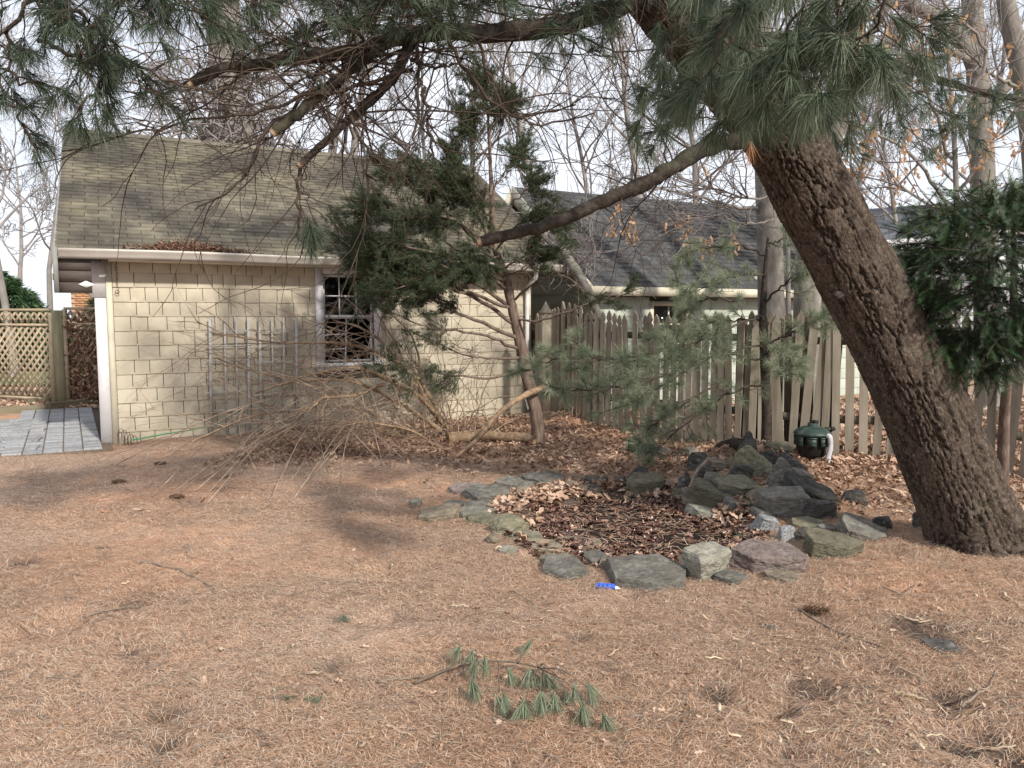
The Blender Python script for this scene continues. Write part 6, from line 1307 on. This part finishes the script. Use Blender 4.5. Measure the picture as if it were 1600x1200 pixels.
# vine wrapped stump tree behind the shed roof and brown conifer top
rg = np.random.default_rng(95); q0 = P(385, 600, 17.5); q0[2] = 0; r = empty('vine_covered_tree', tuple(q0), 0, label='broad old trunk smothered in grey vines behind the shed ridge', cat='tree')
b = MB(); cc = np.array([(0, 0, -.1), (.05, 0, 2.5), (0, 0, 4.5), (-.1, 0, 6.0), (-.3, 0, 8.5)]); cc = curve(cc, 24); b.tube(cc, np.linspace(.75, .35, len(cc)) * (1 + .1 * rg.normal(0, 1, len(cc))), 14); build('trunk', b, M['grey_bark'], r)
tw = MB()
for k in range(420):
    p = np.array((rg.normal(-.25, .75), rg.normal(-.3, .4), rg.uniform(3.6, 7.0))); q = grow(rg, p, (rg.normal(-.1, .8), rg.normal(-.2, .5), rg.normal(-.1, .6)), rg.uniform(.6, 2.0), 9, .22, -.03); tw.tube(q, rg.uniform(.008, .022), 4, cap=False)
build('vines', tw, M['far_twig'], r, kind='stuff')
def conifer(x, y, H, R, seed, label, m, mw, cat='tree', n=900, var=(0, 1), L=.3):
    rg = np.random.default_rng(seed); r = empty('conifer', (x, y, 0), 0, label=label, cat=cat); b = MB(); b.tube([(0, 0, 0), (0, 0, H)], [R * .06, .02], 6); build('trunk', b, M['cedar_bark'], r)
    z = H * (.08 + .92 * rg.beta(1, 1.6, n)); rr = R * (1 - z / H) ** .8 * rg.uniform(.3, 1.05, n) ** .5; a = rg.uniform(0, 6.283, n); Pn = np.stack([rr * np.cos(a), rr * np.sin(a), z], 1); Dn = np.stack([np.cos(a), np.sin(a), rg.normal(.0, .3, n)], 1)
    nb_ = MB(); needles(nb_, Pn, Dn, 16, L, mw, rg, .6, .25, L * .5, var); build('foliage', nb_, m, r, kind='stuff')
conifer(P(15, 600, 22)[0], 22, 2.75, 2.2, 5, 'dark green spreading evergreen behind the lattice fence', M['yew'], .03, n=1200)
conifer(P(215, 600, 24)[0], 24, 7.3, 1.6, 6, 'brown tinged conifer top behind the shed ridge', M['cedar'], .03, n=1300, var=(.6, 1))
conifer(P(335, 600, 25)[0], 25, 7.8, 2.4, 7, 'rust tinged conifer peeking over the shed ridge beside the vine covered trunk', M['cedar'], .03, n=1300, var=(.6, 1))

# ------------------------------------------------------------------ ground litter
rng = np.random.default_rng(101)
def frustum_pts(n, y0, y1, p=1.6, margin=1.08):
    u = rng.uniform(0, 1, n); y = (y0 ** (2 - p) + u * (y1 ** (2 - p) - y0 ** (2 - p))) ** (1 / (2 - p)); x = rng.uniform(-1, 1, n) * y * .667 * margin; return x, y
def inside_no(x, y):                                            # keep litter off the shed floor and the pavers
    c, s = math.cos(A), math.sin(A); dx, dy = x - c0[0], y - c0[1]; lx = dx * c + dy * s; ly = -dx * s + dy * c
    return ((lx > -1.2) & (ly > -.02)) | ((lx <= -1.15) & (ly > -.3) & (rng.random(len(x)) < .985)) | (lx < -1.0) & (ly > .0) & (rng.random(len(x)) < .97)
def litter(n, y0, y1, L, W, segs_curl, m, name, label, dens=None, zoff=.004, var_shift=0., p=1.6):
    x, y = frustum_pts(n, y0, y1, p); k = ~inside_no(x, y)
    r_ = np.sqrt(((x - .88) / .95) ** 2 + ((y - 5.75) / 1.1) ** 2); k &= (r_ > .97) | (rng.random(n) < .12); k &= (rng.random(n) > soil(x, y) * .93) | (y > 99)
    if dens is not None: k &= dens(x, y)
    x, y = x[k], y[k]; n = len(x); az = rng.uniform(0, 2 * math.pi, n) * .5 + rng.normal(0, .7, n); l = L * rng.uniform(.45, 1.15, n)
    az = np.where(rng.random(n) < .5, rng.normal(0, .6, n), rng.uniform(0, 6.283, n))
    d = np.stack([np.cos(az), np.sin(az), 0 * az], 1); s_ = np.stack([-np.sin(az), np.cos(az), 0 * az], 1); cv = rng.normal(0, segs_curl, n) * l
    c0_ = np.stack([x, y, 0 * x], 1); pts = [c0_ - d * (l * .5)[:, None], c0_ + s_ * cv[:, None], c0_ + d * (l * .5)[:, None] + s_ * (cv * .1)[:, None]]
    out = []
    for j, q in enumerate(pts):
        z = terrain(q[:, 0], q[:, 1], True) + zoff + rng.uniform(0, .010, n) * (1 + (j == 1) * rng.uniform(0, 1.6, n)); w = s_ * (W * (.5 if j < 2 else .3))[:, None] if isinstance(W, np.ndarray) else s_ * W * (.5 if j < 2 else .3); q = q.copy(); q[:, 2] = z; out += [q - w, q + w]
    v = np.stack(out, 1).reshape(-1, 3); i_ = np.arange(n) * 6; f = np.concatenate([np.stack([i_, i_ + 1, i_ + 3, i_ + 2], 1), np.stack([i_ + 2, i_ + 3, i_ + 5, i_ + 4], 1)])
    big_ = fbm(np.stack([x * .55, y * .55, 0 * x], 1), 3, 61); vr = np.clip(.45 + .30 * big_ + rng.normal(-.03, .36, n) + var_shift, .01, 1)
    b = MB(); b.add(v, f, var=np.repeat(vr, 6)); build(name, b, m, label=label, kind='stuff')
patch = lambda x, y: fbm(np.stack([x * 1.1, y * 1.1, 0 * x], 1), 3, 77) > rng.uniform(-.9, -.15, len(x))
litter(200000, 2.35, 6.2, .07, .0016, .22, M['duff_needles'], 'pine_needle_litter', 'carpet of fallen orange pine needles in the foreground', patch)
litter(90000, 5.5, 10.5, .08, .0028, .22, M['duff_needles'], 'pine_needle_litter', 'carpet of fallen pine needles toward the shed', patch, p=1.3)
n = 1500; t = rng.uniform(0, 6.283, n); rr = rng.uniform(0, 1, n) ** .5; x = .88 + rr * np.cos(t); y = 5.75 + 1.2 * rr * np.sin(t); b = MB()
for x_, y_, a_ in zip(x, y, rng.uniform(0, 3.14, n)):
    z_ = max(float(terrain(x_, y_)), zc) + rng.uniform(.01, .035); d_ = np.array((math.cos(a_), math.sin(a_), rng.normal(0, .1))) * .045; w_ = np.array((-math.sin(a_), math.cos(a_), 0)) * .0016; c_ = np.array((x_, y_, z_)); b.add([c_ - d_ - w_, c_ - d_ + w_, c_ + d_ + w_, c_ + d_ - w_], [(0, 1, 2, 3)], var=rng.uniform(.3, 1))
build('pine_needle_litter', b, M['duff_needles'], label='fallen pine needles over the pond surface', kind='stuff')
litter(3800, 2.35, 9.0, .05, .0045, .08, M['chip'], 'wood_splinters', 'pale splinters of wood strewn through the needles', lambda x, y: (fbm(np.stack([x * .9, y * .9, 0 * x], 1), 2, 99) + x * .12) > .02, zoff=.012)
litter(3400, 2.35, 10, .16, .0036, .12, M['stick'], 'fine_twigs', 'fine dark twigs strewn through the needles', zoff=.012)
# dead leaves: back of the yard, heap by the fence, pond
n = 34000; x = rng.uniform(-3.2, 6.5, n); y = rng.uniform(5.6, 12.6, n); dn = np.clip((y - 6.6 - .25 * np.abs(x - 1.5) * (x < 0)) / 1.6, 0, 1) + (x > 1.9) * (y > 5.9) * .8 + .25 * fbm(np.stack([x, y, 0 * x], 1), 2, 5)
k = (rng.random(n) < dn) & ~inside_no(x, y); x, y = x[k], y[k]; b = MB(); leaf_batch(b, np.stack([x, y, terrain(x, y, True) + rng.uniform(.004, .05, len(x))], 1), .064, rng, tilt=.5); build('leaf_litter', b, M['dead_leaf'], label='brown oak leaves covering the ground in front of the fence', kind='stuff')
n = 9500; t = rng.uniform(0, 6.283, n); rr = rng.uniform(0, 1, n) ** .5; x = .88 + 1.0 * rr * np.cos(t); y = 5.75 + 1.2 * rr * np.sin(t); k = (rr > .9) | (fbm(np.stack([x * 3.2, y * 3.2, 0 * x], 1), 3, 12) > .02) | (rng.random(n) < .10); x, y, rr = x[k], y[k], rr[k]
zz = np.maximum(terrain(x, y, True), zc - .005) + rng.uniform(.003, .028, len(x)); b = MB(); leaf_batch(b, np.stack([x, y, zz], 1), .05, rng, tilt=.35, curl=.3); build('wet_leaf_litter', b, M['wet_leaf'], label='dark wet leaves floating and rotting in the pond', kind='stuff')
n = 900; t = rng.uniform(0, 6.283, n); x = .88 + .95 * rng.normal(.92, .1, n) * np.cos(t); y = 5.75 + 1.12 * rng.normal(.92, .1, n) * np.sin(t); k = (y > 5.7) | (rng.random(n) < .15); x, y = x[k], y[k]; b = MB(); leaf_batch(b, np.stack([x, y, terrain(x, y, True) + .04], 1), .09, rng, tilt=.6, var=(.4, 1)); build('leaf_litter', b, M['dead_leaf'], label='orange curled leaves drifted along the back of the pond', kind='stuff')
n = 4000; x = rng.uniform(-14, -6.0, n); y = rng.uniform(12.8, 16, n); b = MB(); leaf_batch(b, np.stack([x, y, terrain(x, y) + rng.uniform(.0, .06, n)], 1), .10, rng, tilt=.6, var=(.3, 1)); build('leaf_litter', b, M['dead_leaf'], label='orange leaves drifted under the lattice fence', kind='stuff')
n = 7000; x = rng.uniform(3.2, 9.5, n); y = rng.uniform(7.6, 14, n); b = MB(); leaf_batch(b, np.stack([x, y, terrain(x, y) + rng.uniform(.0, .05, n)], 1), .12, rng, tilt=.6, var=(.4, 1)); build('leaf_litter', b, M['dead_leaf'], label='pale leaves on the ground seen through the picket gaps', kind='stuff')
b = MB(); b.face([(-30, 17, .02), (-8, 17, .02), (-7, 30, .02), (-30, 34, .02)]); build('lawn', b, M['grass'], kind='structure')

n = 3000; x, y = frustum_pts(n, 2.4, 8.5); k = ~inside_no(x, y) & (rng.random(n) < .45 + .25 * x); x, y = x[k], y[k]; b = MB(); leaf_batch(b, np.stack([x, y, terrain(x, y, True) + .014], 1), .032, rng, tilt=.4, var=(.3, 1)); build('leaf_scraps', b, M['dead_leaf'], label='small tan leaf scraps scattered over the needle carpet', kind='stuff')
# single sticks, chips, cones, leaves, the green bough in the foreground
def stick(pxs, r, m, label, name='stick', cat='stick', group=None, lift=.012):
    pts = [G(a_, b_) + (0, 0, lift) for a_, b_ in pxs]; c = curve(pts, 14) if len(pts) > 2 else np.linspace(pts[0], pts[1], 8); c = c + rng.normal(0, r * .5, c.shape); b = MB(); b.tube(c - pts[0], np.linspace(r, r * .55, len(c)), 6); build(name, b, m, None, tuple(pts[0]), label=label, cat=cat, group=group, smooth=True)
ST, CH = M['stick'], M['chip']
for pxs, r, m, lab in [
    ([(220, 880), (262, 888), (300, 903), (336, 924)], .007, ST, 'long curved grey stick on the needles left of centre'), ([(130, 968), (170, 957), (220, 951)], .006, ST, 'dark thin stick crossing the bare soil patch'),
    ([(592, 1068), (625, 1066), (665, 1061)], .006, ST, 'tan twig pointing at the cut end of the green pine bough'), ([(605, 1137), (630, 1151), (660, 1160), (720, 1166)], .005, CH, 'long pale peeled twig in the near foreground'),
    ([(1236, 945), (1262, 966), (1300, 988), (1345, 1004), (1384, 1018)], .006, ST, 'long brown stick running past the pine cone'), ([(1378, 919), (1410, 931), (1437, 915)], .005, ST, 'bent twig on the needles below the pine trunk'),
    ([(1500, 1110), (1540, 1080), (1560, 1050)], .006, ST, 'forked grey stick at the right foreground'), ([(1405, 1048), (1430, 1060), (1456, 1075)], .005, CH, 'pale thin stick between the slate and the dark hole'),
    ([(300, 1178), (330, 1165), (353, 1154)], .006, ST, 'dark straight stick at the bottom left'), ([(1568, 930), (1585, 945), (1602, 960)], .008, CH, 'pale branch at the right edge below the trunk'),
    ([(1430, 805), (1437, 820), (1447, 840)], .010, ST, 'short dark stick leaning at the foot of the pine'), ([(1395, 803), (1430, 800), (1455, 798)], .006, ST, 'thin dark twig lying behind the grey flagstone'),
    ([(455, 935), (470, 915), (490, 908)], .004, ST, 'small curled twig left of the pond'), ([(1402, 965), (1428, 972), (1460, 973)], .007, CH, 'split blond splinter below the pine trunk'),
    ([(1395, 1085), (1420, 1092), (1450, 1098)], .008, CH, 'broad pale splinter near the right foreground hole'), ([(800, 925), (830, 945), (838, 955)], .004, ST, 'small bent twig left of the blue foam roller')]:
    stick(pxs, r, m, lab)
GC = 'pale wood chips on the needle carpet'
for k in range(46):
    px, py = (rng.uniform(1080, 1590), rng.uniform(905, 1190)) if k % 3 else (rng.uniform(20, 1080), rng.uniform(850, 1190)); q = G(px, py); b = MB(); l = rng.uniform(.03, .09) ; w = rng.uniform(.006, .018)
    n_ = 5; xs = np.linspace(-l / 2, l / 2, n_); wd = w * np.array((.4, .9, 1, .8, .2)) / 2; zz = rng.normal(0, .004, n_)
    v = [(x, s_ * w_, z + t_) for t_ in (0, .004) for x, w_, z in zip(xs, wd, zz) for s_ in (-1, 1)]; F = []
    for j in range(n_ - 1): a_ = 2 * j; F += [(a_, a_ + 1, a_ + 3, a_ + 2), (a_ + 10, a_ + 12, a_ + 13, a_ + 11), (a_, a_ + 2, a_ + 12, a_ + 10), (a_ + 1, a_ + 11, a_ + 13, a_ + 3)]
    b.add(v, F); build('wood_chip', b, CH, None, tuple(q + (0, 0, .016)), (rng.normal(0, .2), rng.normal(0, .2), rng.uniform(0, 3.1)), label='pale wood chip among the others on the needles', cat='wood chip', group=GC)
def cone(px, py, L, label, yaw):
    q = G(px, py); r = empty('pine_cone', tuple(q + (0, 0, .02)), yaw, label=label, cat='pine cone'); b = MB(); b.tube([(-L / 2, 0, 0), (0, 0, .003), (L / 2, 0, 0)], [.009, .012, .004], 7); build('core', b, M['cone'], r); s_ = MB()
    for k in range(70):
        f = k / 70; a_ = k * 2.4; rr = .026 * math.sin(math.pi * (.12 + .82 * f)) ** .6; x = -L / 2 + f * L; c_, si = math.cos(a_), math.sin(a_); t_ = .008
        s_.add([(x, c_ * .006 - si * t_ * .5, si * .006 + c_ * t_ * .5), (x, c_ * .006 + si * t_ * .5, si * .006 - c_ * t_ * .5), (x + .008, c_ * rr + si * t_, si * rr - c_ * t_), (x + .008, c_ * rr - si * t_, si * rr + c_ * t_), (x + .011, c_ * rr * 1.08, si * rr * 1.08)], [(0, 1, 2, 3)], [(3, 2, 4)])
    build('scales', s_, M['cone'], r, kind='stuff')
cone(276, 780, .12, 'dark pine cone on the orange needles nearer the left', .1); cone(186, 756, .12, 'small dark pine cone near the pavers', .2); cone(1274, 958, .13, 'open pine cone right of the pond among sticks', -.35); cone(250, 727, .11, 'pine cone by the edge of the brush pile', .3)
rng = np.random.default_rng(111)
bo = G(648, 1075); pb_ = empty('fallen_pine_bough', tuple(bo), 0, label='freshly fallen green pine bough in the near foreground', cat='branch'); wood = MB(); fp, fd = [], []
c = curve([G(648, 1075) + (0, 0, .02), G(700, 1060) + (0, 0, .04), G(745, 1052) + (0, 0, .05), G(800, 1052) + (0, 0, .05), G(842, 1058) + (0, 0, .04)], 20); wood.tube(c - bo, np.linspace(.007, .003, len(c)), 6)
for (ex, ey), n_ in (((820, 1115), 3), ((802, 1068), 0), ((835, 1070), 2), ((858, 1070), 2), ((845, 1110), 2), ((884, 1090), 2), ((918, 1095), 2), ((938, 1135), 2), ((748, 1060), 2), ((738, 1085), 2), ((720, 1035), 1), ((826, 1018), 1), ((900, 1125), 2), ((780, 1100), 2), ((862, 1105), 2), ((742, 1038), 1)):
    s_ = c[np.argmin([np.linalg.norm(q - G(ex, ey)) for q in c])]; e = G(ex, ey + 8) + (0, 0, rng.uniform(.055, .085)); q = curve([s_, (s_ + e) / 2 + (0, 0, .03), e], 8); wood.tube(q - bo, np.linspace(.003, .0018, len(q)), 4)
    dd = np.array((rng.normal(.05, .25), -.35, -.75))
    for j in range(max(1, n_)): fp.append(e + rng.normal(0, .012, 3)); fd.append(dd + rng.normal(0, .12, 3))
build('twigs', wood, ST, pb_, smooth=True); nb_ = MB(); needles(nb_, np.array(fp) - bo, np.array(fd), 60, .105, .0021, rng, .30, .15, .02, (.2, .9)); v = np.concatenate(nb_.v); gz = terrain(v[:, 0] + bo[0], v[:, 1] + bo[1], True) - bo[2] + .008; v[:, 2] = np.maximum(v[:, 2], gz + rng.uniform(0, .012, len(v))); nb_.v = [v]; build('needles', nb_, M['needle_soft'], pb_, kind='stuff')
for k, (px, py, lab) in enumerate([(545, 973, 'little green pine sprig left of the fallen bough'), (440, 1092, 'green pine sprig in the left foreground'), (495, 1102, 'second green pine sprig beside the pale curled root'), (1105, 845, 'green pine sprig lying on the wet pond leaves'), (1150, 840, 'larger green sprig on the pond leaves near the boulder'), (170, 858, 'small green sprig far left on the needles')]):
    q = G(px, py); nb_ = MB(); a_ = rng.uniform(0, 6.28); d = np.array((math.cos(a_), math.sin(a_), 0)); n_ = 5 if k in (3, 4) else 2
    needles(nb_, [d * .03 * j for j in range(n_)], [d + rng.normal(0, .3, 3) * (1, 1, 0) for j in range(n_)], 34, .085, .0019, rng, .4, 0, .02, (.45, 1)); v = np.concatenate(nb_.v); v[:, 2] = np.abs(v[:, 2]) * .25 + .012; nb_.v = [v]; build('pine_sprig', nb_, M['needle'], None, tuple(q + (0, 0, .03 if k in (3, 4) else .0)), label=lab, cat='pine sprig', group='green pine sprigs on the ground')
